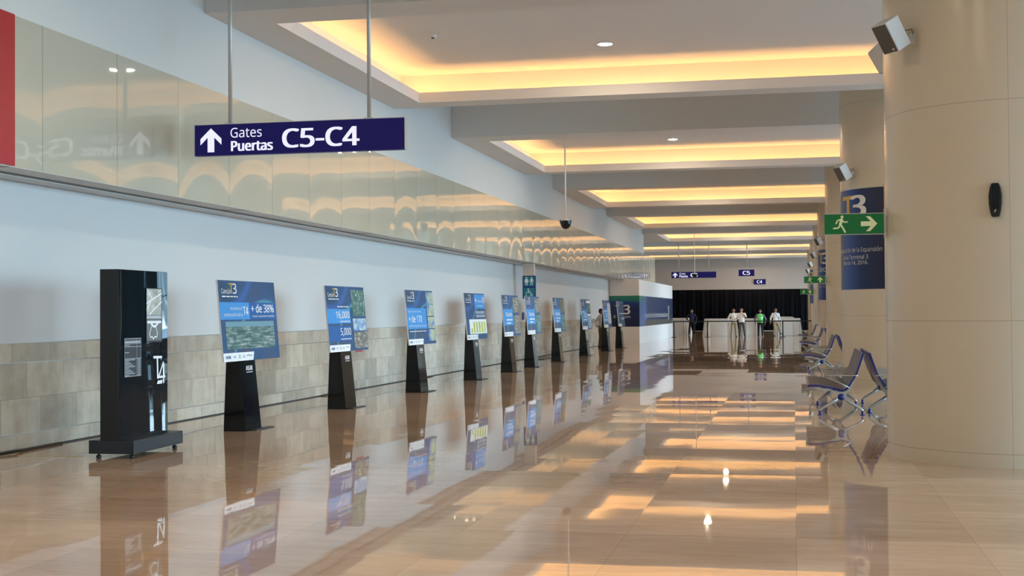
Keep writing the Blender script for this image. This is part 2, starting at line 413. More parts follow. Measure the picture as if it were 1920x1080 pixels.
def stroke(mb, pts, w, y, m, T=None):
    """flat strokes between successive points"""
    for q_, ((a, b), (c, d)) in enumerate(zip(pts, pts[1:])):
        y -= .0001
        L = math.hypot(c-a, d-b) or 1; nx, nz = -(d-b)/L*w/2, (c-a)/L*w/2
        poly(mb, [(a+nx, b+nz), (a-nx, b-nz), (c-nx, d-nz), (c+nx, d+nz)], y, m, T)
        disc(mb, a, b, w/2, y-.0003, m, T, 8); disc(mb, c, d, w/2, y-.00035, m, T, 8)

# ================================================================== STRUCTURE
XW, XB = -9.04, -8.25
fl = MB(); fl.box(-13.2, -14.2, -.2, 14.2, 113.8, 0, M_floor); struct(fl.build('floor'))
gd = MB(); gd.box(14.2, -60, -.3, 120, 170, -.15, M_ground); struct(gd.build('ground'))
M_outb = mat('added_building_teal', (.03, .07, .09), .3)
gd = MB(); gd.box(60, 112, -.15, 80, 185, 12, M_outb)  # unseen building, added to darken the view mirrored in the kiosk glass
for k in range(16):
    gd.box(59.9, 113+4.5*k, 0, 60, 113.5+4.5*k, 12, M_silver)
struct(gd.build('added_reflection_building'))

w = MB()
w.box(XW-.2, -14, 1.28, XW, 85, 3.24, M_white)
struct(w.build('wall_left'))
w = MB(); w.box(XW-.2, -14, 0, XW, 85, 1.28, M_tile); struct(w.build('wall_left'))
# protruding upper volume: glossy band below, painted wall above
w = MB(); w.box(XB-.25, -14, 3.22, XB, 81.25, 4.87, M_band); struct(w.build('wall_left'))
w = MB(); w.box(XB-.3, -14, 4.87, XB-.004, 75.1, 7.2, M_upper); struct(w.build('wall_left'))
w = MB()
w.box(XW, -14, 3.222, XB-.25, 81.25, 3.3, M_soff); w.box(XB-.25, -14, 3.216, XB-.002, 81.25, 3.222, M_soff)
struct(w.build('ceiling'))
w = MB()
w.box(-8.66, -14, 3.205, -8.64, 81.25, 3.22, M_reveal)
for k in range(10): w.box(-8.64, 12.9+6.33*k, 3.212, XB-.004, 12.92+6.33*k, 3.2155, M_dark)
struct(w.build('trim_1'))
w = MB(); w.box(-8.95, -14, 3.195, -8.69, 81.25, 3.221, M_soff); struct(w.build('trim_2'))
w = MB(); w.box(XW, -14, 1.278, XW+.006, 85, 1.287, M_alu); w.box(XW, -14, 1.04, XW+.004, 85, 1.05, M_alu); w.box(XW, -14, .19, XW+.005, 85, .20, M_alu)
struct(w.build('trim_3'))
w = MB(); w.box(XW, -14, 0, XW+.012, 85, .018, M_dark); struct(w.build('baseboard_left'))
# widening behind the band
w = MB(); w.box(-13.2, 81.25, 0, -9.2, 81.45, 7.2, M_upper); w.box(-13.2, 81.45, 0, -13, 113.7, 7.2, M_upper)
w.box(XW-.2, 81.05, 3.24, XB-.25, 81.25, 4.87, M_upper); w.box(-13.2, 75, 4.80, XB-.26, 81.3, 4.86, M_upper); w.box(-13.2, 75, 3.3, -13, 81.25, 7.2, M_upper); w.box(-13.2, 74.9, 4.8, XB-.3, 75.1, 7.2, M_upper); struct(w.build('wall_left'))
w = MB(); w.box(-13.2, 113.5, 0, 14.2, 113.7, 7.2, M_back); struct(w.build('wall_back'))
w = MB(); w.box(-13.2, -14.2, 0, 14.2, -14, 7.2, M_upper); struct(w.build('wall_front'))
# glazed front on the right
w = MB(); w.box(14, -14, 0, 14.2, 113.5, .2, M_white); w.box(14, -14, 5.5, 14.2, 113.5, 7.2, M_white); struct(w.build('wall_right'))
w = MB(); w.box(13.95, 48.5, .2, 14.16, 65, 5.5, mat('added_reflection_wall', (.025, .05, .06), .4)); struct(w.build('wall_right'))  # unseen solid stretch added opposite the kiosk to keep its glass reflection dark
glass = bpy.data.materials.new('window_glass'); glass.use_nodes = True
gt = glass.node_tree; gt.nodes.clear(); go = gt.nodes.new('ShaderNodeOutputMaterial'); gm = gt.nodes.new('ShaderNodeMixShader')
tr = gt.nodes.new('ShaderNodeBsdfTransparent'); gg = gt.nodes.new('ShaderNodeBsdfGlossy'); gg.inputs['Roughness'].default_value = .0; fr = gt.nodes.new('ShaderNodeFresnel')
gt.links.new(fr.outputs[0], gm.inputs[0]); gt.links.new(tr.outputs[0], gm.inputs[1]); gt.links.new(gg.outputs[0], gm.inputs[2]); gt.links.new(gm.outputs[0], go.inputs[0])
for i in range(9):
    y0 = -14+14.17*i; y1 = min(y0+14.17, 113.5)
    w = MB(); w.box(14.05, y0, .2, 14.13, y0+.12, 5.5, M_silver)
    for j in range(1, 6): w.box(14.06, y0+j*14.17/6-.03, .2, 14.12, y0+j*14.17/6+.03, 5.5, M_silver)
    w.box(14.07, y0, 2.6, 14.11, y1, 2.66, M_silver)
    fo = struct(w.build('window_%d' % (i+1)))
    w = MB(); w.quad((14.09, y0, .2), (14.09, y1, .2), (14.09, y1, 5.5), (14.09, y0, 5.5), glass); w.build('pane', fo)

# ceiling: dropped coffer frames every 14.17 m
ZS, ZC, ZG = 5.94, 6.6, 7.2
w = MB(); w.box(-13.2, -14.2, ZG, 14.2, 113.8, ZG+.2, M_ceil); struct(w.build('ceiling'))
PER = 14.17
for k in range(-2, 7):
    d = PER*k
    y0, y1 = 17.8+d, 27.1+d; oy0, oy1 = 18.69+d, 26.45+d
    xl = XB if k < 4 else -13.0
    ox0 = -7.51 if k < 5 else -12.3
    ox1, xr = 5.6, 14.0
    y0 = max(y0, -14)
    w = MB()
    w.box(xl, y0, ZS, xr, oy0, ZS+.03, M_ceil); w.box(xl, oy1, ZS, xr, y1, ZS+.03, M_ceil)
    w.box(xl, oy0, ZS, ox0, oy1, ZS+.03, M_ceil); w.box(ox1, oy0, ZS, xr, oy1, ZS+.03, M_ceil)
    L = .04   # lip
    w.box(ox0-L, oy0-L, ZS+.03, ox1+L, oy0, ZS+.21, M_ceil); w.box(ox0-L, oy1, ZS+.03, ox1+L, oy1+L, ZS+.21, M_ceil)
    w.box(ox0-L, oy0, ZS+.03, ox0, oy1, ZS+.21, M_ceil); w.box(ox1, oy0, ZS+.03, ox1+L, oy1, ZS+.21, M_ceil)
    wy0, wy1, wx0, wx1 = oy0-.55, oy1+.55, ox0-.55, ox1+.55
    # coffer walls and lid, outer faces up to the slab
    w.box(xl, y0, ZS+.03, xr, wy0, ZG, M_ceil) if wy0 > y0 else None
    w.box(xl, wy1, ZS+.03, xr, y1, ZG, M_ceil)
    w.box(xl, wy0, ZS+.03, wx0, wy1, ZG, M_ceil); w.box(wx1, wy0, ZS+.03, xr, wy1, ZG, M_ceil)
    w.box(wx0, wy0, ZC, wx1, wy1, ZC+.1, M_ceil)
    co = struct(w.build('ceiling'))
    st = MB()
    a, b = .26, .34; z = ZS+.045
    def strip(x0, y0_, x1, y1_): st.box(x0, y0_, ZS+.031, x1, y1_, z, M_cove)
    strip(ox0-b, oy0-b, ox1+b, oy0-a); strip(ox0-b, oy1+a, ox1+b, oy1+b)
    strip(ox0-b, oy0-a, ox0-a, oy1+a); strip(ox1+a, oy0-a, ox1+b, oy1+a)
    st.build('cove_light_strip', co)

# ================================================================== COLUMNS
CR = 1.32; CX = 2.33
where = ['big nearest cream round column at the right edge', 'cream round column behind the nearest one, carrying a blue banner', 'third cream round column, with a running-man sign on its side',
 'fourth cream round column, carrying the second blue banner', 'fifth cream round column, with the smallest running-man sign', 'sixth cream round column, carrying the farthest blue banner',
 'seventh cream round column, nearest the black curtain', 'round column behind the viewer']
colloc = [(CX, 15.4+PER*i) for i in range(7)]
c0 = MB(); c0.lathe([(CR, 0), (CR, ZG)], M_col, 96)
column = c0.build('column', loc=(CX, 15.4, 0)); tag(column, where[0], 'column', 'round cream columns')
for i in range(1, 7):
    o = column.copy(); C.objects.link(o); o.location = (CX, 15.4+PER*i, 0); o['label'] = where[i]
def az(a, r, i=0, z=0):   # point round column i; a from -Y towards -X
    return Vector((colloc[i][0]-r*math.sin(a), colloc[i][1]-r*math.cos(a), z))

# speakers
def make_speaker(label, loc, a):
    t = thing('wall_speaker', label, 'speaker', loc, -a, 'white box speakers on the columns')
    T = Matrix.Translation((0, -.30, 0)) @ Matrix.Rotation(math.radians(32), 4, 'X')
    b = MB(); b.box(-.115, -.08, -.165, .115, .11, .165, M_spkw, T)
    b.build('body', t, bevel=.008)
    b = MB(); b.box(-.105, -.087, -.155, .105, -.0805, .155, M_grille, T)
    gr = b.build('grille', t)
    b = MB(); disc(b, .06, -.125, .014, -.0885, M_spkw, T); b.build('badge', gr)
    b = MB(); b.tube([(0, .02, -.02), (0, -.10, .0), (0, -.17, .05)], .012, M_spkw); b.box(-.04, -.015, -.07, .04, .02, .05, M_spkw)
    b.tube([(.02, 0, .02), (.05, -.06, .08), (.03, -.15, .06)], .004, M_blackm)
    b.build('bracket', t)
    return t
A1, A2 = math.radians(54), math.radians(130)
sp_l = ['white box speaker on the nearest column, upper left of its face', 'white box speaker above the first blue banner', 'white box speaker on the third column, behind the near green sign',
        'white box speaker above the second blue banner', 'white box speaker on the fifth column', 'white box speaker on the sixth column', 'tiny white speaker on the seventh column, nearest the curtain']
for i in range(7):
    p = az(A1, CR, i, 4.47)
    if i == 0: spk = make_speaker(sp_l[0], p, A1)
    elif i != 2: dup(spk, p, -A1, sp_l[i])
p = az(A2, CR, 0, 4.58); dup(spk, p, -A2, 'speaker corner peeping out behind the nearest column, against the lit coffer')

# banners
def bend_fn(r):
    def f(v):   # x = arc length to the right seen from outside, centred on BA
        a = BA - v[0]/CR
        return (-r*math.sin(a), -r*math.cos(a), v[2])
    return f
BA = math.radians(56); HW = math.radians(34)
def make_banner(i, label):
    t = thing('column_banner', label, 'banner', (colloc[i][0], colloc[i][1], 0), 0, 'blue column banners')
    b = MB(); z0, z1 = 2.03, 4.13; k_ = 28; vs = []; r1 = CR+.006
    for k in range(k_+1):
        a = BA-HW+2*HW*k/k_
        for z in (z0, z1): vs.append((-r1*math.sin(a), -r1*math.cos(a), z))
    fs = [(2*k, 2*k+1, 2*k+3, 2*k+2) for k in range(k_)]
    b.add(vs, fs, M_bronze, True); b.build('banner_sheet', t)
    f = bend_fn(CR+.010)
    b = MB(); text(b, '3', -.06, 3.53, .46, .47, 0, M_whitel, .05, bend=bend_fn(CR+.022)); b.build('lettering', t)
    b = MB(); text(b, 'Cancún', -.44, 3.2, .88, .24, 0, M_whitel, .0, bend=f); b.build('lettering', t)
    b = MB(); text(b, 'Inauguración de la Expansión', -.74, 2.78, 1.48, .13, 0, M_whitel, .01, bend=f); b.build('lettering', t)
    b = MB(); text(b, 'de la Terminal 3', -.42, 2.66, .84, .095, 0, M_whitel, .01, bend=f); b.build('lettering', t)
    b = MB(); text(b, 'Marzo 14, 2016.', -.42, 2.535, .84, .095, 0, M_whitel, .01, bend=f); b.build('lettering', t)
    b = MB(); fT = bend_fn(CR+.010)
    def patch(xa, xb, za, zb, k_):
        for q in range(k_):
            u0_, u1_ = xa+(xb-xa)*q/k_, xa+(xb-xa)*(q+1)/k_
            b.add([fT((u0_, 0, za)), fT((u1_, 0, za)), fT((u1_, 0, zb)), fT((u0_, 0, zb))], [(0, 1, 2, 3)], M_gold)
    patch(-.42, .02, 3.92, 4.0, 14); patch(-.22, -.11, 3.54, 3.92, 4)
    b.build('gold_letter', t)
    return t
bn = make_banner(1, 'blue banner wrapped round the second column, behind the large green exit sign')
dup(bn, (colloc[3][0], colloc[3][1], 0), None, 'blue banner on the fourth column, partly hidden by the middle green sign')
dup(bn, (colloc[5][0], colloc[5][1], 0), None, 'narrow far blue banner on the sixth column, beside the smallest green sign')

# green exit signs
def runner(b, cx, cz, s, y, m, flip=1):
    q = lambda pts: [(cx+flip*a*s, cz+b_*s) for a, b_ in pts]
    disc(b, cx+flip*.06*s, cz+.43*s, .085*s, y, m)
    stroke(b, q([(.03, .27), (-.04, -.02)]), .17*s, y, m)
    stroke(b, q([(.02, .28), (.17, .12), (.36, .13)]), .075*s, y, m)
    stroke(b, q([(0, .28), (-.20, .22), (-.28, .04)]), .075*s, y, m)
    stroke(b, q([(-.02, -.03), (.10, -.22), (.22, -.46)]), .10*s, y, m)
    stroke(b, q([(-.04, -.03), (-.16, -.22), (-.42, -.24)]), .09*s, y, m)
def make_exit(label, loc, ang, wd=.64, ht=.226):
    t = thing('exit_sign', label, 'exit sign', loc, 0, 'green running-man signs')
    b = MB(); b.box(-wd/2, -.012, 0, wd/2, .012, ht, M_green); pn = b.build('sign_panel', t)
    b = MB(); b.box(-wd/2-.006, -.018, -.006, wd/2+.006, .018, .002, M_silver); b.box(-wd/2-.006, -.018, ht-.002, wd/2+.006, .018, ht+.006, M_silver)
    b.build('frame', t)
    b = MB(); b.box(wd/2, -.03, -.05, wd/2+.02, .03, ht+.05, M_silver); b.box(wd/2+.02, -.012, .03, wd/2+.10, .012, ht-.03, M_silver); b.build('bracket', t)
    b = MB(); runner(b, -wd*.22, ht*.5, ht*.84, -.0135, M_exitw); b.build('running_figure', pn)
    b = MB(); arrow(b, wd*.25 if ang else wd*.26, ht*.5, ht*.78, -.0135, M_exitw, ang); b.build('arrow', pn)
    return t
make_exit('large green running-man sign with arrow pointing right, on the nearest column', (.665, 15.25, 2.44), -PI/2)
make_exit('middle green running-man sign with arrow pointing up, on the third column', (.66, 43.6, 2.465), 0, .66, .215)
make_exit('smallest green running-man sign with up arrow, in front of the black curtain', (.67, 71.9, 2.45), 0, .66, .235)

# black oval device on nearest column
a = math.radians(-4.5+17)
t = thing('wall_sounder', 'small black oval device high on the right of the nearest column', 'wall device', az(math.radians(14.5), CR, 0, 2.70), -math.radians(14.5))
b = MB(); prof = [(-.035, -.175), (-.052, -.12), (-.062, -.04), (-.064, .04), (-.052, .12), (-.034, .165), (.034, .165), (.052, .12), (.064, .04), (.062, -.04), (.052, -.12), (.035, -.175)]
b.prism(prof, -.045, 0, M_blackm); b.build('housing', t, bevel=.01)
b = MB(); b.box(-.03, -.052, -.10, .035, -.044, .15, M_black); b.build('lens', t)
b = MB(); poly(b, [(-.012, -.13), (.0, -.13), (.014, -.095), (.002, -.095)], -.0465, M_grey); b.build('mark', t)

# ================================================================== HANGING SIGNS
def make_sign(name, label, x0, x1, y, z0, z1, poles, items, cat='hanging sign'):
    cx = (x0+x1)/2; hw = (x1-x0)/2; h = z1-z0
    t = thing(name, label, cat, (cx, y, z0))
    b = MB(); b.box(-hw, -.05, 0, hw, .05, h, M_navy); pn = b.build('sign_box', t)
    b = MB(); b.box(hw, -.055, -.004, hw+.012, .055, h+.004, M_silver); b.box(-hw-.012, -.055, -.004, -hw, .055, h+.004, M_silver); b.box(-hw, -.053, h, hw, .053, h+.008, M_silver); b.build('frame', t)
    for px in poles:
        b = MB(); b.tube([(px-cx, 0, h), (px-cx, 0, ZG-z0)], .028, M_silver, 12); b.box(px-cx-.06, -.04, h, px-cx+.06, .04, h+.02, M_silver); b.build('pole', t)
    for it in items:
        b = MB()
        if it[0] == 'arrow': arrow(b, -hw+it[1], it[2]*h, it[3]*h, -.0515, M_lit); b.build('arrow', pn)
        else: text(b, it[1], -hw+it[2], it[3]*h, it[4], it[5]*h, -.0515, M_lit, it[6]); b.build('lettering', pn)
    return t
make_sign('gate_sign', 'large navy hanging sign reading Gates Puertas C5-C4, nearest the camera', -7.96, -4.99, 16.9, 3.762, 4.18, (-7.464, -5.49),
 [('arrow', .235, .50, .78), ('text', 'Gates', .52, .56, .45, .32, 0), ('text', 'Puertas', .525, .12, .605, .33, .075), ('text', 'C5-C4', 1.26, .17, 1.09, .62, .05)])
make_sign('gate_sign', 'distant wide navy sign reading Gate Puerta C4, hung on two poles', -7.54, -4.735, 84.5, 3.69, 4.075, (-7.08, -5.18),
 [('arrow', .235, .50, .78), ('text', 'Gate', .50, .56, .38, .32, 0), ('text', 'Puerta', .505, .12, .52, .33, .07), ('text', 'C4', 1.20, .17, .46, .62, .05)])
make_sign('gate_sign', 'small navy square-ended sign reading C5, hung on one pole', -3.364, -2.389, 84.8, 3.77, 4.18, (-2.835,), [('text', 'C5', .25, .2, .46, .6, .045)])
make_sign('gate_sign', 'smallest navy sign reading C4, low on the far wall', -3.25, -2.27, 113.43, 3.81, 4.23, (), [('text', 'C4', .24, .2, .46, .6, .045)])

# dome cameras on poles
def make_dome(label, loc, s=1.0):
    t = thing('dome_camera', label, 'camera', loc)
    b = MB(); b.tube([(0, 0, .12), (0, 0, ZC-.002-loc[2])], .022*s, M_spkw, 12); b.build('pole', t)
    b = MB(); b.lathe([(.02, .20), (.06, .18), (.10, .10), (.105, .06)], M_silver, 24); b.build('cap', t)
    b = MB(); b.lathe([(.165, .12), (.16, .06), (.13, -.03), (.08, -.09), (.0, -.115)], M_dome, 24); b.lathe([(.0, .065), (.14, .07), (.165, .12)], M_dome, 24)
    for k in range(9):
        a = 2*PI*k/9+.3; ln = .045+.03*((k*7) % 3)/2
        b.tube([(.155*math.cos(a), .155*math.sin(a), .09), (.17*math.cos(a), .17*math.sin(a), .10+ln)], [.014, .002], M_blackm, 5)
    b.build('dome', t)
    return t
make_dome('dark dome camera hanging on a long pale pole in the middle of the hall', (-6.19, 36.6, 4.02))
make_dome('small far dome camera hanging in front of the distant Gate Puerta sign', (-5.93, 82.4, 3.76))

# downlights and smoke detectors
dl = None
labs = {}
for k in range(-2, 7):
    for j, dy in enumerate((20.5, 24.62)):
        p = (-3.39, dy+PER*k, ZC)
        lab = '%s recessed round ceiling light in the %s lit coffer' % (('nearer', 'farther')[j], ('nearest', 'second', 'third', 'fourth', 'fifth', 'sixth', 'seventh', 'overhead far back', 'overhead')[k])
        if dl is None:
            dl = thing('ceiling_downlight', lab, 'ceiling light', p, 0, 'round downlights in the coffers')
            b = MB(); b.lathe([(.16, -.012), (.155, 0), (.13, 0)], M_spkw, 24); b.lathe([(.16, -.012), (.13, -.012)], M_spkw, 24); b.build('ring', dl)
            b = MB(); b.lathe([(.0, -.008), (.13, -.008)], M_light, 24); b.build('lens', dl)
        else: dup(dl, p, None, lab)
t = thing('smoke_detector', 'small round smoke detector on the ceiling of the nearest coffer', 'smoke detector', (-6.30, 23.1, ZC))
b = MB(); b.lathe([(.07, 0), (.07, -.025), (.055, -.045), (0, -.05)], M_spkw, 20); b.build('base', t)
b = MB(); b.lathe([(.03, -.045), (.028, -.062), (0, -.065)], M_blackm, 16); b.build('sensor', t)

# red panel on the glossy band
b = MB(); b.box(XB, 11.2, 3.225, XB+.03, 12.97, 4.87, M_red); tag(b.build('red_wall_panel'), 'flat red panel on the glossy band at the far left edge', 'wall panel')

# ================================================================== RESTROOM SIGN
t = thing('restroom_sign', 'blue and teal restroom sign with people and wheelchair symbols, over the stands', 'sign', (-8.5, 43, 2.05))
b = MB(); b.box(-.22, -.03, 0, .22, .03, .755, M_signb); pn = b.build('sign_board', t)
for z in (.04, .42):
    b = MB(); b.box(-.18, -.034, z, .18, -.0305, z+.31, M_teal); b.build('teal_square', t)
b = MB(); y = -.0355
for cx, skirt in ((-.085, 1), (.085, 0)):
    disc(b, cx, .685, .026, y, M_whitel)
    if skirt: poly(b, [(cx-.028, .65), (cx+.028, .65), (cx+.06, .53), (cx-.06, .53)], y, M_whitel)
    else: poly(b, [(cx-.035, .65), (cx+.035, .65), (cx+.03, .54), (cx-.03, .54)], y, M_whitel)
    stroke(b, [(cx-.035, .645), (cx-.062, .56)], .016, y, M_whitel); stroke(b, [(cx+.035, .645), (cx+.062, .56)], .016, y, M_whitel)
    stroke(b, [(cx-.017, .54), (cx-.02 if skirt else cx-.03, .45)], .022, y, M_whitel); stroke(b, [(cx+.017, .54), (cx+.02 if skirt else cx+.03, .45)], .022, y, M_whitel)
disc(b, -.03, .315, .022, y, M_whitel)
stroke(b, [(-.03, .29), (-.02, .2), (.05, .2), (.09, .11), (.115, .12)], .022, y, M_whitel); stroke(b, [(-.025, .25), (.04, .25)], .016, y, M_whitel)
stroke(b, [(-.02+.085*math.cos(a_), .145+.085*math.sin(a_)) for a_ in [math.radians(q) for q in range(110, 381, 18)]], .016, y, M_whitel)
b.build('pictogram', pn)
b = MB(); b.box(-8.69, 42.9, 2.805, -8.32, 43.1, 3.2, M_back); struct(b.build('trim_4'))
b = MB(); b.box(XW, 44.4, 1.35, XW+.03, 44.7, 1.6, M_signb); tag(b.build('wall_plate'), 'little dark blue plate on the white wall below the restroom sign', 'sign')

# ================================================================== KIOSK
t = thing('information_kiosk', 'tall black information kiosk with T4 logo, on a wheeled base by the wall', 'kiosk', (-7.49, 14.30, 0), PI/2+.03)
# local: x along world Y (-.63..+.63), -y faces the hall
b = MB(); b.box(-.64, -.27, .055, .66, .27, .205, M_slate); b.build('base', t, bevel=.004)
b = MB(); b.box(-.635, -.09, .205, .62, .135, 2.12, M_blackm); body = b.build('body', t, bevel=.004)
b = MB()
nx = 24; vs = []; fs = []
for i in range(nx+1):
    x = -.63+1.245*i/nx
    for j in range(13):
        z = .215+1.90*j/12; e = .0007*math.sin(i*.8+.25*j)+.0022*(abs(x)/.63)**6
        vs.append((x, -.098+e, z))
fs = [(i*13+j, (i+1)*13+j, (i+1)*13+j+1, i*13+j+1) for i in range(nx) for j in range(12)]
b.add(vs, fs, M_bglass, True); b.build('front_panel', t)
b = MB(); b.box(.02, -.108, 1.28, .44, -.1005, 1.92, M_blackm); sc = b.build('screen', t)
b = MB()
b.quad((.03, -.109, 1.60), (.42, -.109, 1.60), (.42, -.109, 1.91), (.03, -.109, 1.91), M_screen)
b.quad((.03, -.109, 1.30), (.42, -.109, 1.30), (.42, -.109, 1.555), (.03, -.109, 1.555), M_plan)
b.quad((.03, -.109, 1.56), (.42, -.109, 1.56), (.42, -.109, 1.595), (.03, -.109, 1.595), M_grey)
for q in ([(.03, 1.66), (.17, 1.80), (.05, 1.90)], [(.03, 1.74), (.42, 1.86)], [(.10, 1.61), (.42, 1.76)]): stroke(b, q, .018, -.1098, M_whitel)
stroke(b, [(.05, 1.52), (.40, 1.52)], .03, -.1098, M_whitel); stroke(b, [(.12, 1.52), (.20, 1.47), (.26, 1.47), (.34, 1.52)], .03, -.1098, M_whitel)
stroke(b, [(.16, 1.48), (.10, 1.38), (.13, 1.34), (.17, 1.35), (.20, 1.32), (.24, 1.35), (.29, 1.34), (.31, 1.38), (.26, 1.48)], .012, -.1098, M_whitel)
b.build('picture', sc)
b = MB(); b.box(-.53, -.106, .90, -.11, -.1015, 1.345, M_slate); ls = b.build('list_panel', t)
b = MB()
for z in (1.335, 1.31, 1.28, 1.245, 1.11, .91): stroke(b, [(-.525, z), (-.115, z)], .005, -.107, M_grey)
for x in (-.525, -.225, -.115): stroke(b, [(x, .91), (x, 1.335)], .004, -.107, M_grey)
for k in range(10):
    z = 1.095-.0195*k; stroke(b, [(-.515, z), (-.27-.05*((k*7) % 4), z)], .008, -.107, M_grey); stroke(b, [(-.20, z), (-.14, z)], .008, -.107, M_grey)
stroke(b, [(-.515, 1.295), (-.13, 1.295)], .009, -.107, M_whitel); stroke(b, [(-.515, 1.262), (-.40, 1.262)], .008, -.107, M_grey); stroke(b, [(-.515, 1.18), (-.42, 1.18)], .008, -.107, M_grey)
b.build('table_print', ls)
b = MB(); y = -.1055
stroke(b, [(.22, 1.105), (.43, 1.10)], .030, y, M_whitel); stroke(b, [(.315, 1.10), (.325, .86)], .038, y, M_whitel)
stroke(b, [(.47, 1.03), (.35, .865), (.52, .865)], .026, y, M_whitel); stroke(b, [(.48, 1.03), (.485, .80)], .034, y, M_whitel)
poly(b, [(.30, .785), (.44, .785), (.455, .825), (.33, .825)], y, M_whitel)
b.build('logo', t)
for x, yy in ((-.56, -.21), (-.56, .19), (.56, -.21), (.56, .19)):
    b = MB(); b.lathe([(0, 0), (.022, 0), (.03, .01), (.03, .03), (.02, .035), (.012, .036), (.012, .055), (.03, .056)], M_slate, 12, Matrix.Translation((x, yy, 0))); b.build('foot', t)

# ================================================================== DISPLAY BOARDS
BW, BH = 1.88, 1.105
TILT = .085
def ux(u): return -BW/2+u*BW
def vz(v): return BH/2-v*BH
ZB = 1.515
def TB(): return Matrix.Translation((0, -.0, ZB)) @ Matrix.Rotation(-TILT, 4, 'X')
YF = -.012
def rect(mb, u0, v0, u1, v1, m, lay=1):
    y = YF-.0015*lay
    mb.quad((ux(u0), y, vz(v1)), (ux(u1), y, vz(v1)), (ux(u1), y, vz(v0)), (ux(u0), y, vz(v0)), m)
PN = [None]
def txt(mb, s, u0, v0, u1, v1, m, bold=0, lay=3, own=True):
    if own and PN[0] is not None:
        q = MB(); txt(q, s, u0, v0, u1, v1, m, bold, lay, False); q.build('lettering', PN[0]); return
    text(mb, s, ux(u0), vz(v1), (u1-u0)*BW, (v1-v0)*BH, YF-.0015*lay, m, bold)
def dashes(mb, u0, v, u1, m=None, h=.014, lay=3, seed=1):
    """a line of small illegible print"""
    r = random.Random(seed); u = u0
    while u < u1-.01:
        e = min(u+.02+.05*r.random(), u1); rect(mb, u, v-h/2, e, v+h/2, m or M_whitel, lay); u = e+.010
board_spec = [
 (17.55, 'display board on a black stand reading + de 38%, nearest the kiosk'),
 (21.72, 'display board on a black stand reading 16,000 and 5,000'),
 (26.32, 'display board on a black stand reading + de 170, with a strip of maps'),
 (31.15, 'display board on a black stand with a green bar chart'),
 (35.25, 'display board on a black stand, left of the restroom sign'),
 (38.40, 'display board on a black stand, right below the restroom sign'),
 (42.80, 'display board on a black stand with an amber picture, first right of the restroom sign'),
 (48.55, 'display board on a black stand, second right of the restroom sign'),
 (54.15, 'display board on a black stand in front of the standing man, with a white strip'),
 (58.60, 'plain navy display board on the last black stand, in front of the booth')]
def common(pn, k):
    PN[0] = None
    b = MB(); rect(b, 0, 0, 1, 1, M_art, .3); b.build('artwork', pn)
    b = MB(); txt(b, 'Cancún', .045, .10, .20, .165, M_whitel, -.005); txt(b, '3', .235, .035, .30, .165, M_whitel, .02); dashes(b, .05, .20, .31, seed=k)
    b.build('title', pn)
    b = MB(); txt(b, 'T', .175, .035, .245, .16, M_gold, .02); b.build('gold_letter', pn)
    b = MB(); y = YF-.0015
    poly(b, [(ux(0), vz(1)), (ux(.50), vz(1)), (ux(.525), vz(.895)), (ux(0), vz(.895))], y, M_whitel); ft = b.build('logo_strip', pn)
    b = MB(); txt(b, 'ASUR', .03, .93, .115, .965, M_midb, .04, 3); rect(b, .16, .93, .20, .96, M_grey, 2); rect(b, .25, .92, .28, .97, M_grey, 2); rect(b, .32, .93, .355, .965, M_grey, 2)
    stroke(b, [(ux(.39), vz(.945)), (ux(.42), vz(.93)), (ux(.45), vz(.945)), (ux(.48), vz(.935))], .008, YF-.004, M_blackm); b.build('logo', ft)
def pic(pn, u0, v0, u1, v1, m): b = MB(); rect(b, u0, v0, u1, v1, m, 1.6); return b.build('picture', pn)
def blk(pn, u0, v0, u1, v1, m): b = MB(); rect(b, u0, v0, u1, v1, m, 1); return b.build('colour_block', pn)
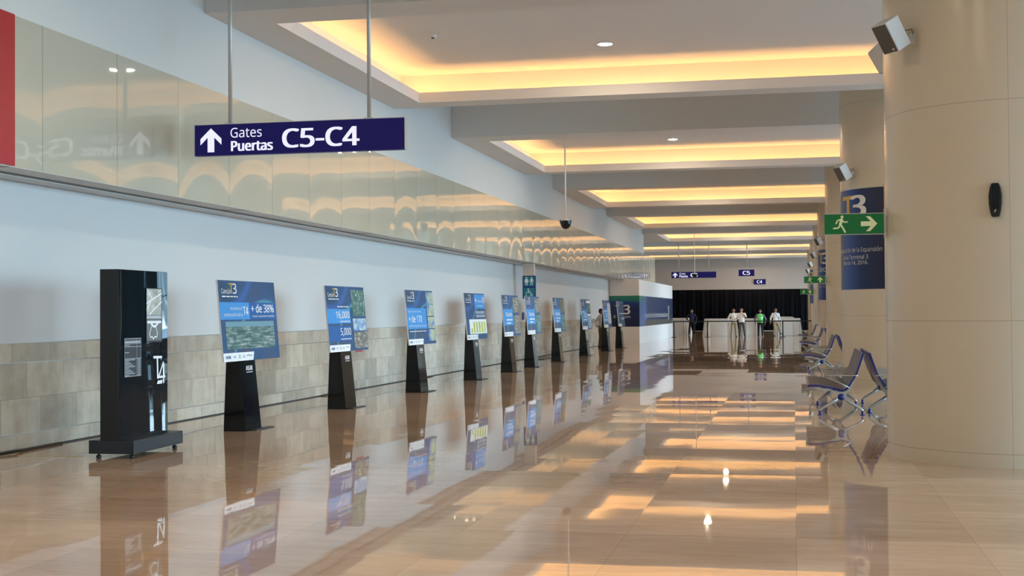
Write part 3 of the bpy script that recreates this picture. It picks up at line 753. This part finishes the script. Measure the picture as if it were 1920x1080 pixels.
for k, (by, lab) in enumerate(board_spec):
    t = thing('display_board', lab, 'display board', (-7.51, by, 0), PI/2-.02, 'tilted display boards along the wall')
    # pedestal: tapered, front slopes with the board; local -y = hall side
    y0b, y1b, y0t, y1t, zt = -.165, .165, -.03, .10, 1.52
    x0, x1 = -.42, .10
    b = MB()
    b.add([(x0, y0b, 0), (x1, y0b, 0), (x1, y1b, 0), (x0, y1b, 0), (x0, y0t+.018, zt), (x1, y0t+.018, zt), (x1, y1t, zt), (x0, y1t, zt)],
          [(0, 1, 5, 4), (1, 2, 6, 5), (2, 3, 7, 6), (3, 0, 4, 7), (4, 5, 6, 7), (0, 3, 2, 1)], M_black)
    pe = b.build('pedestal', t)
    b = MB(); sl = Matrix.Translation((0, y0b-.003, 0)) @ Matrix.Rotation(-math.atan((y0t+.018-y0b)/zt), 4, 'X')
    text(b, 'ASUR', x0+.19, .83, .22, .065, 0, M_whitel, .06, sl); stroke(b, [(x0+.20, .805), (x0+.40, .805)], .012, 0, M_grey, sl); b.build('logo', pe)
    b = MB(); b.box(x0+.14, y0b-.09, 0, x1+.24, y0b+.0, .015, M_slate); b.build('base_plate', t)
    # board panel
    b = MB(); b.box(-BW/2, -.012, -BH/2, BW/2, .012, BH/2, M_whitel)
    pn = b.build('panel', t); pn.matrix_local = Matrix.Translation((0, -.012-.02, ZB)) @ Matrix.Rotation(-TILT, 4, 'X')
    common(pn, k); PN[0] = pn
    if k == 0:
        blk(pn, 0, .27, .5, .485, M_blue); blk(pn, .5, .27, 1, .485, M_midb)
        b = MB(); txt(b, 'Iniciamos la', .17, .325, .365, .365, M_whitel); txt(b, 'construcción de la', .06, .40, .37, .445, M_whitel); txt(b, 'T4', .385, .325, .475, .43, M_whitel, .04)
        txt(b, '+ de 38%', .53, .29, .95, .40, M_whitel, .03); txt(b, 'nuestra capacidad instalada', .54, .43, .95, .465, M_whitel)
        p_ = pic(pn, .07, .51, .93, .85, M_ph_air); b = MB(); rect(b, .07, .51, .93, .575, M_ph_sky, 2.2); b.build('pictured_sky', p_)
    elif k == 1:
        blk(pn, 0, .35, .58, .57, M_blue); blk(pn, 0, .61, .58, .84, M_midb)
        b = MB(); txt(b, '16,000', .21, .385, .55, .51, M_whitel, .02); txt(b, '5,000', .29, .64, .56, .77, M_whitel, .02)
        dashes(b, .26, .315, .55, seed=2); dashes(b, .30, .54, .56, seed=3); dashes(b, .29, .81, .56, seed=4); b.build('small_print', pn)
        pic(pn, .64, .05, .99, .46, M_ph_bld); pic(pn, .64, .50, .99, .69, M_ph_cloud); pic(pn, .64, .71, .99, .965, M_ph_int)
        b = MB(); b.box(ux(.70), .013, -BH/2-.03, ux(.88), .02, -BH/2+.02, M_red); b.build('red_tab', pn)
    elif k == 2:
        blk(pn, .0, .33, .70, .71, M_blue)
        b = MB(); txt(b, 'Recibimos pasajeros desde', .04, .375, .50, .415, M_whitel); txt(b, '+ de 170', .05, .46, .52, .59, M_whitel, .02); txt(b, 'distintos aeropuertos del mundo', .05, .635, .68, .68, M_whitel)
        dashes(b, .05, .755, .66, seed=6); b.build('small_print', pn)
        for v0 in (.03, .26, .495, .73): pic(pn, .735, v0, .99, v0+.215, M_ph_map)
    elif k == 3:
        blk(pn, .48, .02, 1, .33, M_blue)
        b = MB(); txt(b, '+', .49, .09, .57, .20, M_whitel, .04); txt(b, 'Pasajeros', .60, .14, .86, .20, M_whitel, .01); txt(b, '55', .87, .08, .98, .20, M_whitel, .02); txt(b, 'aeropuertos', .60, .25, .88, .30, M_whitel)
        for j, v in enumerate((.40, .43, .48, .51)): dashes(b, .50, v, .95, seed=10+j)
        b.build('small_print', pn)
        ch = pic(pn, .14, .565, 1, .88, M_whitel)
        b = MB()
        for j in range(6): rect(b, .20+.13*j, .76 if j == 0 else .62, .28+.13*j, .86, M_chart, 2.4)
        b.build('bars', ch)
    elif k in (4, 5, 6):
        blk(pn, 0, .34, .60, .73, M_blue)
        b = MB(); txt(b, 'Nuevo', .16, .41, .54, .52, M_whitel, .02); dashes(b, .18, .60, .54, h=.035, seed=20+k); dashes(b, .18, .68, .42, h=.03, seed=30+k); b.build('small_print', pn)
        ms = {4: (M_ph_int, M_ph_int), 5: (M_ph_int, M_ph_teal), 6: (M_ph_amber, M_ph_bld)}[k]
        pic(pn, .64, .05, .99, .43, ms[0]); pic(pn, .64, .50, .99, .94, ms[1])
    elif k == 7:
        blk(pn, 0, .36, .58, .75, M_blue)
        b = MB(); txt(b, '12', .22, .45, .52, .60, M_whitel, .03); dashes(b, .05, .42, .3, h=.03, seed=3); dashes(b, .15, .68, .55, h=.03, seed=8); b.build('small_print', pn)
        pic(pn, .58, .04, 1, .13, M_whitel); pic(pn, .60, .17, .99, .42, M_ph_bld); pic(pn, .60, .49, .99, .56, M_whitel); pic(pn, .60, .58, .99, .96, M_ph_cloud)
    elif k == 8:
        blk(pn, 0, .30, .55, .80, M_blue)
        b = MB(); txt(b, '3', .30, .47, .46, .62, M_whitel, .03); dashes(b, .1, .40, .5, h=.03, seed=3); dashes(b, .08, .72, .5, h=.03, seed=8); b.build('small_print', pn)
        pic(pn, .56, .10, 1.0, .86, M_grey)
    else:
        blk(pn, .25, .10, 1, .95, M_dnavy)
        b = MB(); dashes(b, .25, .50, .95, h=.03, seed=3); dashes(b, .40, .68, .95, h=.03, seed=8); dashes(b, .6, .74, .8, h=.03, seed=9); b.build('small_print', pn)

# ================================================================== BOOTH
t = thing('exhibition_booth', 'big white box booth with blue printed band reading Cancún, against the left wall', 'booth', (-7.53, 66.3, 0))
b = MB(); b.box(-1.5, 0, 0, 0, 18.6, 3.2, M_booth); b.build('box', t)
b = MB(); b.box(-1.5, -.006, .85, 0, 0, 2.395, M_boothart); b.box(0, -.006, .85, .006, 18.6, 2.395, M_boothart); bb = b.build('printed_band', t)
b = MB(); text(b, '3', -.80, 1.47, .34, .47, -.009, M_whitel, .05); b.build('lettering', bb); b = MB(); text(b, 'Cancún', -1.28, 1.29, .82, .13, -.009, M_whitel, .01); b.build('lettering', bb); b = MB()
RS = Matrix.Translation((.009, 0, 0)) @ Matrix.Rotation(PI/2, 4, 'Z')
text(b, 'Expansión de la Terminal Internacional Cancún', 2.6, 1.20, 12.4, .34, 0, M_whitel, .0, RS)
b.build('lettering', bb)
b = MB(); text(b, 'T', -1.22, 1.47, .42, .46, -.009, M_gold, .05); b.build('gold_letter', bb)
b = MB(); b.quad((15.3, -.001, 1.12), (16.3, -.001, 1.12), (16.3, -.001, 1.95), (15.3, -.001, 1.95), M_ph_int, RS); b.build('picture', bb)

# ================================================================== CURTAIN
b = MB(); vs = []; nn_ = 420; x0, x1 = -12.6, 1.2
for i in range(nn_+1):
    x = x0+(x1-x0)*i/nn_; y = 107.4+.07*math.sin(x*7.3)+.05*math.sin(x*17.1+1)+.03*math.sin(x*31)
    vs += [(x, y, .02), (x, y*.35+107.4*.65, 3.30)]
b.add(vs, [(2*i, 2*i+2, 2*i+3, 2*i+1) for i in range(nn_)], M_curt, True)
cu = b.build('black_curtain'); so = cu.modifiers.new('thick', 'SOLIDIFY'); so.thickness = .01
tag(cu, 'long black pleated curtain closing off the far end of the hall', 'curtain')

# ================================================================== SKIRTED TABLES
def make_table(label, x0, x1, y0, dy, top, seed):
    cx, cy = (x0+x1)/2, y0+dy/2
    t = thing('skirted_table', label, 'table', (cx, cy, 0), 0, 'white skirted tables')
    hx, hy = (x1-x0)/2, dy/2; n_ = 260; b = MB(); r = random.Random(seed)
    ph = [r.random()*6 for _ in range(4)]
    def out(k, ex, fold):
        a = 2*PI*k/n_; c, s_ = math.cos(a), math.sin(a); p = .35
        x = (hx+ex)*math.copysign(abs(c)**p, c); y = (hy+ex)*math.copysign(abs(s_)**p, s_)
        f = fold*(math.sin(2*PI*k/n_*22+ph[0])+.6*math.sin(2*PI*k/n_*35+ph[1])); L = math.hypot(x, y)
        return (x*(1+f/L), y*(1+f/L))
    rings = [(.0, 0, top), (.02, .006, top-.02), (.05, .022, top*.66), (.08, .034, top*.33), (.12, .042, .006)]
    vs = []
    for ex, fo, z in rings:
        for k in range(n_): x, y = out(k, ex-.06, fo); vs.append((x, y, z))
    fs = [(i*n_+k, i*n_+(k+1) % n_, (i+1)*n_+(k+1) % n_, (i+1)*n_+k) for i in range(len(rings)-1) for k in range(n_)]
    b.add(vs, fs, M_cloth, True); vs2 = vs[:n_]; b.add(vs2, [tuple(range(n_))], M_cloth); b.build('skirt', t)
    b = MB(); vs = []
    prof = [(-.1, 0), (-.02, .0), (.03, -.02), (.035, -.14)]
    for ex, z in prof:
        for k in range(n_): x, y = out(k, ex-.05, .006 if z < -.05 else 0); vs.append((x, y, top+.012+z))
    b.add(vs, [(i*n_+k, i*n_+(k+1) % n_, (i+1)*n_+(k+1) % n_, (i+1)*n_+k) for i in range(3) for k in range(n_)], M_cloth, True)
    b.add(vs[:n_], [tuple(range(n_))], M_cloth); b.build('top_cloth', t)
    return t
make_table('white skirted table half hidden behind the booth, left of the man in the suit', -8.8, -7.0, 92.2, .9, 1.12, 1)
make_table('long white skirted table behind the second barrier post', -5.65, -3.55, 85.9, 1.0, 1.10, 2)
make_table('white skirted table between the white shirts and the lime vest', -3.3, -2.0, 86.1, .9, 1.10, 3)
tt = make_table('white skirted table at the right, with a folded cloth on top', -1.15, .42, 85.9, 1.0, 1.10, 4)
b = MB(); b.add([(-.5, -.3, 0), (.45, -.3, 0), (.45, .3, 0), (-.5, .3, 0), (-.38, -.22, .10), (.30, -.22, .09), (.30, .22, .09), (-.38, .22, .10)], [(0, 1, 5, 4), (1, 2, 6, 5), (2, 3, 7, 6), (3, 0, 4, 7), (4, 5, 6, 7), (0, 3, 2, 1)], M_cloth)
o = b.build('folded_cloth', loc=(-.40, 86.4, 1.114), bevel=.02); tag(o, 'folded white cloth lying on the rightmost skirted table', 'cloth')

# ================================================================== BARRIER POSTS
posts = [(-7.22, 82.3, -5.22, 'black barrier post at the corner of the booth'), (-5.18, 82.3, -.72, 'middle black barrier post with belt, in front of the long white table'), (-.66, 82.1, 1.06, 'right black barrier post, beside the walking man')]
for x, y, xe, lab in posts:
    t = thing('barrier_post', lab, 'barrier post', (x, y, 0), 0, 'black belt barrier posts')
    b = MB(); b.lathe([(0, .03), (.15, .02), (.17, .012), (.17, 0)], M_blackm, 24); b.build('base', t)
    b = MB(); b.tube([(0, 0, .02), (0, 0, .93)], .04, M_blackm, 12); b.build('post', t)
    b = MB(); b.tube([(0, 0, .91), (0, 0, 1.01)], .05, M_blackm, 12); b.build('head', t)
    b = MB(); b.box(.03, -.004, .93, xe-x-.03, .004, 1.0, M_blackm); b.build('belt', t)

# ================================================================== BEAM SEATING
def make_bench(label, loc, rz=0):
    """local: x=0 leg centre, seats face -x, length along y from 0"""
    t = thing('beam_seating', label, 'airport seats', loc, rz, 'rows of airport seats between the columns')
    P = .56; NS = 5
    prof = [(-.49, .425), (-.47, .437), (-.33, .432), (-.12, .395), (0, .365), (.06, .37), (.10, .395), (.24, .62), (.335, .90), (.345, .935)]
    th = .028
    for s_ in range(NS):
        y0, y1 = s_*P+.02, (s_+1)*P-.02
        b = MB()
        nrm = []
        for i in range(len(prof)):
            a_, c_ = prof[max(i-1, 0)], prof[min(i+1, len(prof)-1)]
            L = math.hypot(c_[0]-a_[0], c_[1]-a_[1]); nrm.append((-(c_[1]-a_[1])/L, (c_[0]-a_[0])/L))
        up = [(p[0]+n0[0]*th, p[1]+n0[1]*th) for p, n0 in zip(prof, nrm)]
        k = len(prof)
        for q0, q1 in ((prof, up),):
            vs = []
            for (xa, za), (xb, zb) in zip(q0, q1): vs += [(xa, y0, za), (xb, y0, zb), (xb, y1, zb), (xa, y1, za)]
            fs = []; fb = []
            for i in range(k-1):
                o_ = 4*i
                fs += [(o_+1, o_+5, o_+6, o_+2)]; fb += [(o_, o_+4, o_+5, o_+1), (o_+3, o_+2, o_+6, o_+7), (o_, o_+3, o_+7, o_+4)]
            fb += [(0, 1, 2, 3), (4*k-4, 4*k-1, 4*k-2, 4*k-3)]
            b.add(vs, fs, M_seat, False); b.add(vs, fb, M_seatb, False)
        b.build('seat_shell', t)
    for s_ in range(NS+1):
        y = s_*P
        b = MB(); b.tube([(.25, y, .60), (.20, y, .605), (-.18, y, .605), (-.235, y, .60), (-.22, y, .575), (-.02, y, .49), (.12, y, .42)], .009, M_cast, 8); b.build('armrest', t)
    b = MB(); b.tube([(0, .11, .275), (0, NS*P-.04, .275)], .035, M_cast, 12); b.build('beam', t)
    for y in (.06, 2.25):
        b = MB()
        b.prism([(-.46, .41), (-.16, .365), (-.085, .33), (-.07, .22), (.07, .22), (.085, .33), (.15, .40), (.36, .93), (.335, .90), (.23, .605), (.09, .375), (0, .35), (-.12, .38), (-.33, .415)], y-.03, y+.03, M_cast)
        for sgn in (-1, 1):
            b.tube([(sgn*.03, y, .26), (sgn*.15, y, .185), (sgn*.285, y, .10), (sgn*.312, y, .08), (sgn*.315, y, .05)], [.034, .028, .018, .016, .014], M_cast, 8)
        lg = b.build('leg_frame', t)
        b = MB(); b.lathe([(0, -.034), (.052, -.034), (.052, .034), (0, .034)], M_seatb, 16, Matrix.Translation((0, y, .275)) @ Matrix.Rotation(PI/2, 4, 'X')); b.build('hub_cap', lg)
        for sgn in (-1, 1):
            b = MB(); b.lathe([(0, 0), (.04, 0), (.04, .008), (.015, .014), (.022, .03), (.022, .06), (0, .062)], M_seatb, 12, Matrix.Translation((sgn*.315, y, 0))); b.build('foot', lg)
    return t
X1, X2 = .69, 1.45
nm = ['nearest', 'second', 'third', 'fourth']
bench = make_bench('nearest row of grey airport seats facing the hall, between the first two columns', (X1, 20.88, 0))
for i in range(4):
    if i: dup(bench, (X1, 20.88+PER*i, 0), 0, '%s row of grey airport seats facing the hall' % nm[i])
    dup(bench, (X2, 20.88+2.8+PER*i, 0), PI, '%s row of grey airport seats facing away from the hall, back to back' % nm[i])

# ================================================================== FLOOR BITS
b = MB(); b.box(-8.75, 13.83, 0, -7.9, 13.86, .002, M_tape); tag(b.build('floor_tape'), 'thin yellow tape on the floor left of the kiosk', 'tape')
b = MB(); b.tube([(-8.98, 13.0, .03), (-8.94, 13.7, .02), (-8.90, 14.05, .03), (-8.95, 14.3, .015), (-8.99, 15.2, .012)], .018, M_blackm, 6)
tag(b.build('power_cable'), 'black cable bundle at the foot of the wall, left of the kiosk', 'cable', 'cables along the wall')
for y, lab in ((24.6, 'short black cable by the wall base between the second and third boards'), (31.5, 'short black cable by the wall base behind the bar chart board'), (63.5, 'short black cable on the floor at the foot of the booth')):
    b = MB(); b.tube([(-8.98, y, .01), (-8.95, y+.25, .025), (-8.97, y+.5, .02), (-8.93, y+.8, .012), (-8.98, y+1.3, .01)], .012, M_blackm, 6)
    tag(b.build('power_cable'), lab, 'cable', 'cables along the wall')
b = MB(); b.box(-8.95, 44.2, 0, -8.25, 46.6, .02, M_slate); tag(b.build('floor_mat', bevel=.005), 'dark flat mat on the floor by the wall, beyond the restroom sign', 'mat')

# ================================================================== PEOPLE
def capsule(bm, a, b_, ra, rb, seg=12):
    a, b_ = Vector(a), Vector(b_); d = b_-a; L = d.length
    q = d.to_track_quat('Z', 'Y').to_matrix().to_4x4() if L > 1e-6 else Matrix.Identity(4)
    rings = []
    for i in range(5):
        t_ = PI/2*i/4; rings.append((-ra*math.cos(t_), ra*math.sin(t_)))
    for i in range(5):
        t_ = PI/2*i/4; rings.append((L+rb*math.sin(t_), rb*math.cos(t_)))
    rings[0] = (-ra, .0005); rings[-1] = (L+rb, .0005)
    vv = [[bm.verts.new(a+(q @ Vector((r*math.cos(2*PI*k/seg), r*math.sin(2*PI*k/seg), z)))) for k in range(seg)] for z, r in rings]
    for i in range(len(vv)-1):
        for k in range(seg): bm.faces.new((vv[i][k], vv[i][(k+1) % seg], vv[i+1][(k+1) % seg], vv[i+1][k]))
    bm.faces.new(vv[0][::-1]); bm.faces.new(vv[-1])
def ellipsoid(bm, c, r, rot=None):
    g = bmesh.ops.create_icosphere(bm, subdivisions=3, radius=1)
    T = Matrix.Translation(c) @ (rot or Matrix.Identity(4)) @ Matrix.Diagonal((*r, 1))
    for v in g['verts']: v.co = T @ v.co
def loft(bm, rings, seg=20):
    vv = [[bm.verts.new((cx+rx*math.cos(2*PI*k/seg), cy+ry*math.sin(2*PI*k/seg), z)) for k in range(seg)] for z, cx, cy, rx, ry in rings]
    for i in range(len(vv)-1):
        for k in range(seg): bm.faces.new((vv[i][k], vv[i][(k+1) % seg], vv[i+1][(k+1) % seg], vv[i+1][k]))
    bm.faces.new(vv[0][::-1]); bm.faces.new(vv[-1])
def fuse(bm, name, m, parent, voxel=.01):
    bmesh.ops.recalc_face_normals(bm, faces=bm.faces)
    me = bpy.data.meshes.new(name); bm.to_mesh(me); bm.free()
    ob = bpy.data.objects.new(name, me); C.objects.link(ob)
    r = ob.modifiers.new('r', 'REMESH'); r.mode = 'VOXEL'; r.voxel_size = voxel; r.use_smooth_shade = True
    s_ = ob.modifiers.new('s', 'SMOOTH'); s_.iterations = 3; s_.factor = .5
    bpy.context.view_layer.update()
    me2 = bpy.data.meshes.new_from_object(ob.evaluated_get(bpy.context.evaluated_depsgraph_get()))
    bpy.data.objects.remove(ob); me2.materials.clear(); me2.materials.append(m); me2.name = name
    o = bpy.data.objects.new(name, me2); C.objects.link(o); o.parent = parent
    return o
def person(label, loc, rz, H=1.74, arms=None, legs=None, shirt=M_shirt, pants=M_khaki, vest=None, short=False, tails=False, belly=0, extra=None, head_yaw=0, suit=None):
    """front faces -y. arms: {side:(elbow, wrist)}, legs: {side:(knee, ankle)} in metres for 1.74"""
    t = thing('person', label, 'person', loc, rz)
    k = H/1.74; t.scale = (k*1.07, k*1.05, k)
    arms = arms or {}; legs = legs or {}
    A = {s_: arms.get(s_, ((s_*.27, .02, 1.13), (s_*.28, -.06, .87))) for s_ in (-1, 1)}
    Lg = {s_: legs.get(s_, ((s_*.11, -.01, .49), (s_*.12, .03, .09))) for s_ in (-1, 1)}
    hz = Matrix.Rotation(head_yaw, 4, 'Z'); hc = Vector((0, -.015, 1.615))
    def hp(x, y, z): return hc + (hz @ Vector((x, y, z)))
    bm = bmesh.new()
    ellipsoid(bm, hp(0, .01, .02), (.078, .098, .105), hz); ellipsoid(bm, hp(0, -.03, -.055), (.055, .06, .06), hz)     # skull, jaw
    capsule(bm, hp(0, -.085, .015), hp(0, -.105, -.02), .010, .015, 8)                                              # nose
    for s_ in (-1, 1):
        ellipsoid(bm, hp(s_*.080, .01, -.005), (.012, .02, .032), hz)                                                 # ears
        ellipsoid(bm, hp(s_*.030, -.083, .012), (.014, .009, .009), hz)                                               # eyes
    ellipsoid(bm, hp(0, -.086, -.055), (.026, .009, .009), hz)
    capsule(bm, (0, .015, 1.40), (0, 0, 1.56), .062, .052)
    loft(bm, [(.88, 0, 0, .15, .10), (.98, 0, 0, .15, .10), (1.12, 0, 0, .13, .09), (1.30, 0, 0, .16, .10), (1.42, 0, .01, .15, .08), (1.46, 0, .01, .07, .06)])
    for s_ in (-1, 1):
        e, wr = map(Vector, A[s_]); sh = Vector((s_*.175, .01, 1.40))
        capsule(bm, sh, e, .045, .036); capsule(bm, e, wr, .036, .024)
        d = (wr-e).normalized(); up_ = Vector((s_, 0, 0)) if abs(d.x) < .8 else Vector((0, 0, 1))
        wd = d.cross(up_).normalized(); nd = wd.cross(d)
        pc = wr+d*.05
        for j in range(4):
            o_ = wd*(.026-.0175*j); capsule(bm, wr+o_*.6, wr+d*.085+o_, .013, .012, 8)
            ln = (.062, .072, .066, .05)[j]; m1 = wr+d*.088+o_; m2 = m1+d*ln*.55-nd*s_*.012; m3 = m2+d*ln*.35-nd*s_*.028
            capsule(bm, m1, m2, .0095, .0085, 8); capsule(bm, m2, m3, .0085, .0075, 8)
        capsule(bm, wr+d*.03+wd*.02, wr+d*.06+wd*.048, .012, .010, 8); capsule(bm, wr+d*.06+wd*.048, wr+d*.095+wd*.052, .010, .008, 8)
        kn, an = map(Vector, Lg[s_]); hp_ = Vector((s_*.09, 0, .90))
        capsule(bm, hp_, kn, .075, .05); capsule(bm, kn, an, .05, .034)
    fuse(bm, 'body', M_skin, t, .0075)
    # hair
    bm = bmesh.new(); ellipsoid(bm, hp(0, .020, .066), (.085, .094, .072), hz); ellipsoid(bm, hp(0, .05, 0), (.076, .07, .085), hz); fuse(bm, 'hair', M_hair, t, .012)
    # trousers
    bm = bmesh.new(); loft(bm, [(.80, 0, 0, .155, .11), (.90, 0, 0, .165, .115+belly*.3), (1.0, 0, 0, .155, .11+belly*.5)])
    for s_ in (-1, 1):
        kn, an = map(Vector, Lg[s_]); capsule(bm, (s_*.085, 0, .88), kn, .092, .066); capsule(bm, kn, an+Vector((0, 0, -.01)), .066, .055)
    fuse(bm, 'trousers', pants, t, .012)
    for s_ in (-1, 1):
        kn, an = map(Vector, Lg[s_]); bm = bmesh.new(); f_ = an+Vector((0, 0, -.05)); f_.z = max(an.z-.055, .035)
        capsule(bm, f_+Vector((0, .04, 0)), f_+Vector((s_*.02, -.16, -.006)), .036, .028); capsule(bm, f_+Vector((0, .0, 0)), f_+Vector((s_*.01, -.09, 0)), .042, .036)
        fuse(bm, 'shoe', M_shoe, t, .01)
    # shirt
    bm = bmesh.new(); hem = .90 if not suit else .80
    loft(bm, [(hem, 0, 0, .172, .122+belly*.6), (1.0, 0, -belly*.3, .168, .12+belly*.7), (1.12, 0, -belly*.4, .158, .115+belly), (1.30, 0, 0, .182, .122), (1.40, 0, .01, .175, .105), (1.455, 0, .01, .085, .07), (1.485, 0, .01, .062, .058)])
    for s_ in (-1, 1):
        e, wr = map(Vector, A[s_]); sh = Vector((s_*.175, .01, 1.395))
        if short: capsule(bm, sh, sh.lerp(e, .72), .066, .062)
        else: capsule(bm, sh, e, .064, .054); capsule(bm, e, e.lerp(wr, .95), .054, .040)
    fuse(bm, 'shirt' if not suit else 'jacket', suit or shirt, t, .011)
    if suit:
        b = MB(); b.add([(-.055, -.128, 1.45), (.055, -.128, 1.45), (.05, -.150, 1.2), (.03, -.150, .96), (-.03, -.150, .96), (-.05, -.150, 1.2)], [(0, 5, 2, 1), (5, 4, 3, 2)], shirt); o_ = b.build('shirt_front', t)
        q = o_.modifiers.new('s', 'SOLIDIFY'); q.thickness = .02
    if vest:
        bm = bmesh.new(); loft(bm, [(.90, 0, 0, .185, .14+belly*.6), (1.0, 0, -belly*.3, .18, .135+belly*.7), (1.12, 0, -belly*.4, .17, .13+belly), (1.30, 0, 0, .19, .135), (1.41, 0, .01, .165, .115), (1.45, 0, .01, .10, .085)])
        fuse(bm, 'vest', vest, t, .011)
        b = MB()
        for z in (1.0, 1.2): b.lathe([(1, z-.02), (1, z+.02)], M_silver, 32, Matrix.Diagonal((.188, .142+belly, 1, 1)))
        b.build('reflective_stripe', t)
    if extra: extra(t)
    b = MB(); b.lathe([(1, .955), (1, .985)], M_blackm, 32, Matrix.Diagonal((.160, .118+belly*.5, 1, 1))); b.build('belt', t)
    return t
person('man in a dark suit and blue shirt standing by the curtain', (-6.70, 90, 0), .05, 1.72, shirt=M_bshirt, pants=M_blackt, suit=M_suit,
       arms={-1: ((-.34, .06, 1.16), (-.22, -.04, .98)), 1: ((.29, .02, 1.13), (.27, -.08, .89))}, legs={-1: ((-.13, -.01, .49), (-.17, .02, .09)), 1: ((.14, -.01, .49), (.17, .02, .09))})
person('man in white shirt and khaki trousers, left of the pair', (-3.62, 83.0, 0), .15, 1.74, arms={-1: ((-.31, .04, 1.14), (-.30, -.04, .88)), 1: ((.25, .0, 1.12), (.12, -.20, 1.10))},
       legs={-1: ((-.12, -.01, .49), (-.15, .02, .09)), 1: ((.11, -.01, .49), (.13, .02, .09))})
def phone(t):
    b = MB(); b.box(-.30, -.27, 1.08, -.24, -.24, 1.20, M_blackm); b.build('held_phone', t)
person('man in white short-sleeved shirt and grey trousers raising a hand to his mouth', (-3.10, 81.8, 0), .0, 1.76, pants=M_greyt, short=True, belly=.02,
       arms={1: ((.26, -.12, 1.18), (.06, -.19, 1.42)), -1: ((-.26, .0, 1.13), (-.20, -.22, 1.10))}, legs={-1: ((-.10, -.01, .49), (-.12, .02, .09)), 1: ((.13, -.02, .49), (.18, .0, .09))}, head_yaw=-.3)
person('stout bearded man in a lime green safety vest and black trousers', (-2.02, 83.0, 0), -.05, 1.68, shirt=M_gshirt, pants=M_blackt, vest=M_vest, belly=.04,
       arms={-1: ((-.33, .03, 1.12), (-.28, .02, .86)), 1: ((.33, .03, 1.12), (.28, .02, .86))},
       extra=lambda t: fuse((lambda bm: (ellipsoid(bm, (0, -.055, 1.545), (.055, .06, .045)), bm)[1])(bmesh.new()), 'beard', M_hair, t, .012))
def strap(t):
    b = MB(); b.tube([(-.05, -.11, 1.44), (.02, -.145, 1.30), (.10, -.145, 1.18), (.17, -.10, 1.06)], .010, M_blackm, 6); b.build('shoulder_strap', t)
person('man in white long-sleeved shirt and khaki trousers walking, right of the lime vest', (-1.12, 85.0, 0), .35, 1.74, extra=strap,
       arms={-1: ((-.29, .02, 1.13), (-.33, -.06, .88)), 1: ((.27, .06, 1.12), (.22, .02, .92))}, legs={-1: ((-.09, -.06, .50), (-.11, -.06, .09)), 1: ((.20, -.02, .50), (.36, .22, .20))})
person('man in white shirt and olive trousers standing half hidden behind a display board', (-8.46, 59.3, 0), PI/2+.5, 1.74, pants=M_olive,
       arms={-1: ((-.36, .10, 1.16), (-.20, .12, 1.0)), 1: ((.36, .10, 1.16), (.20, .12, 1.0))})
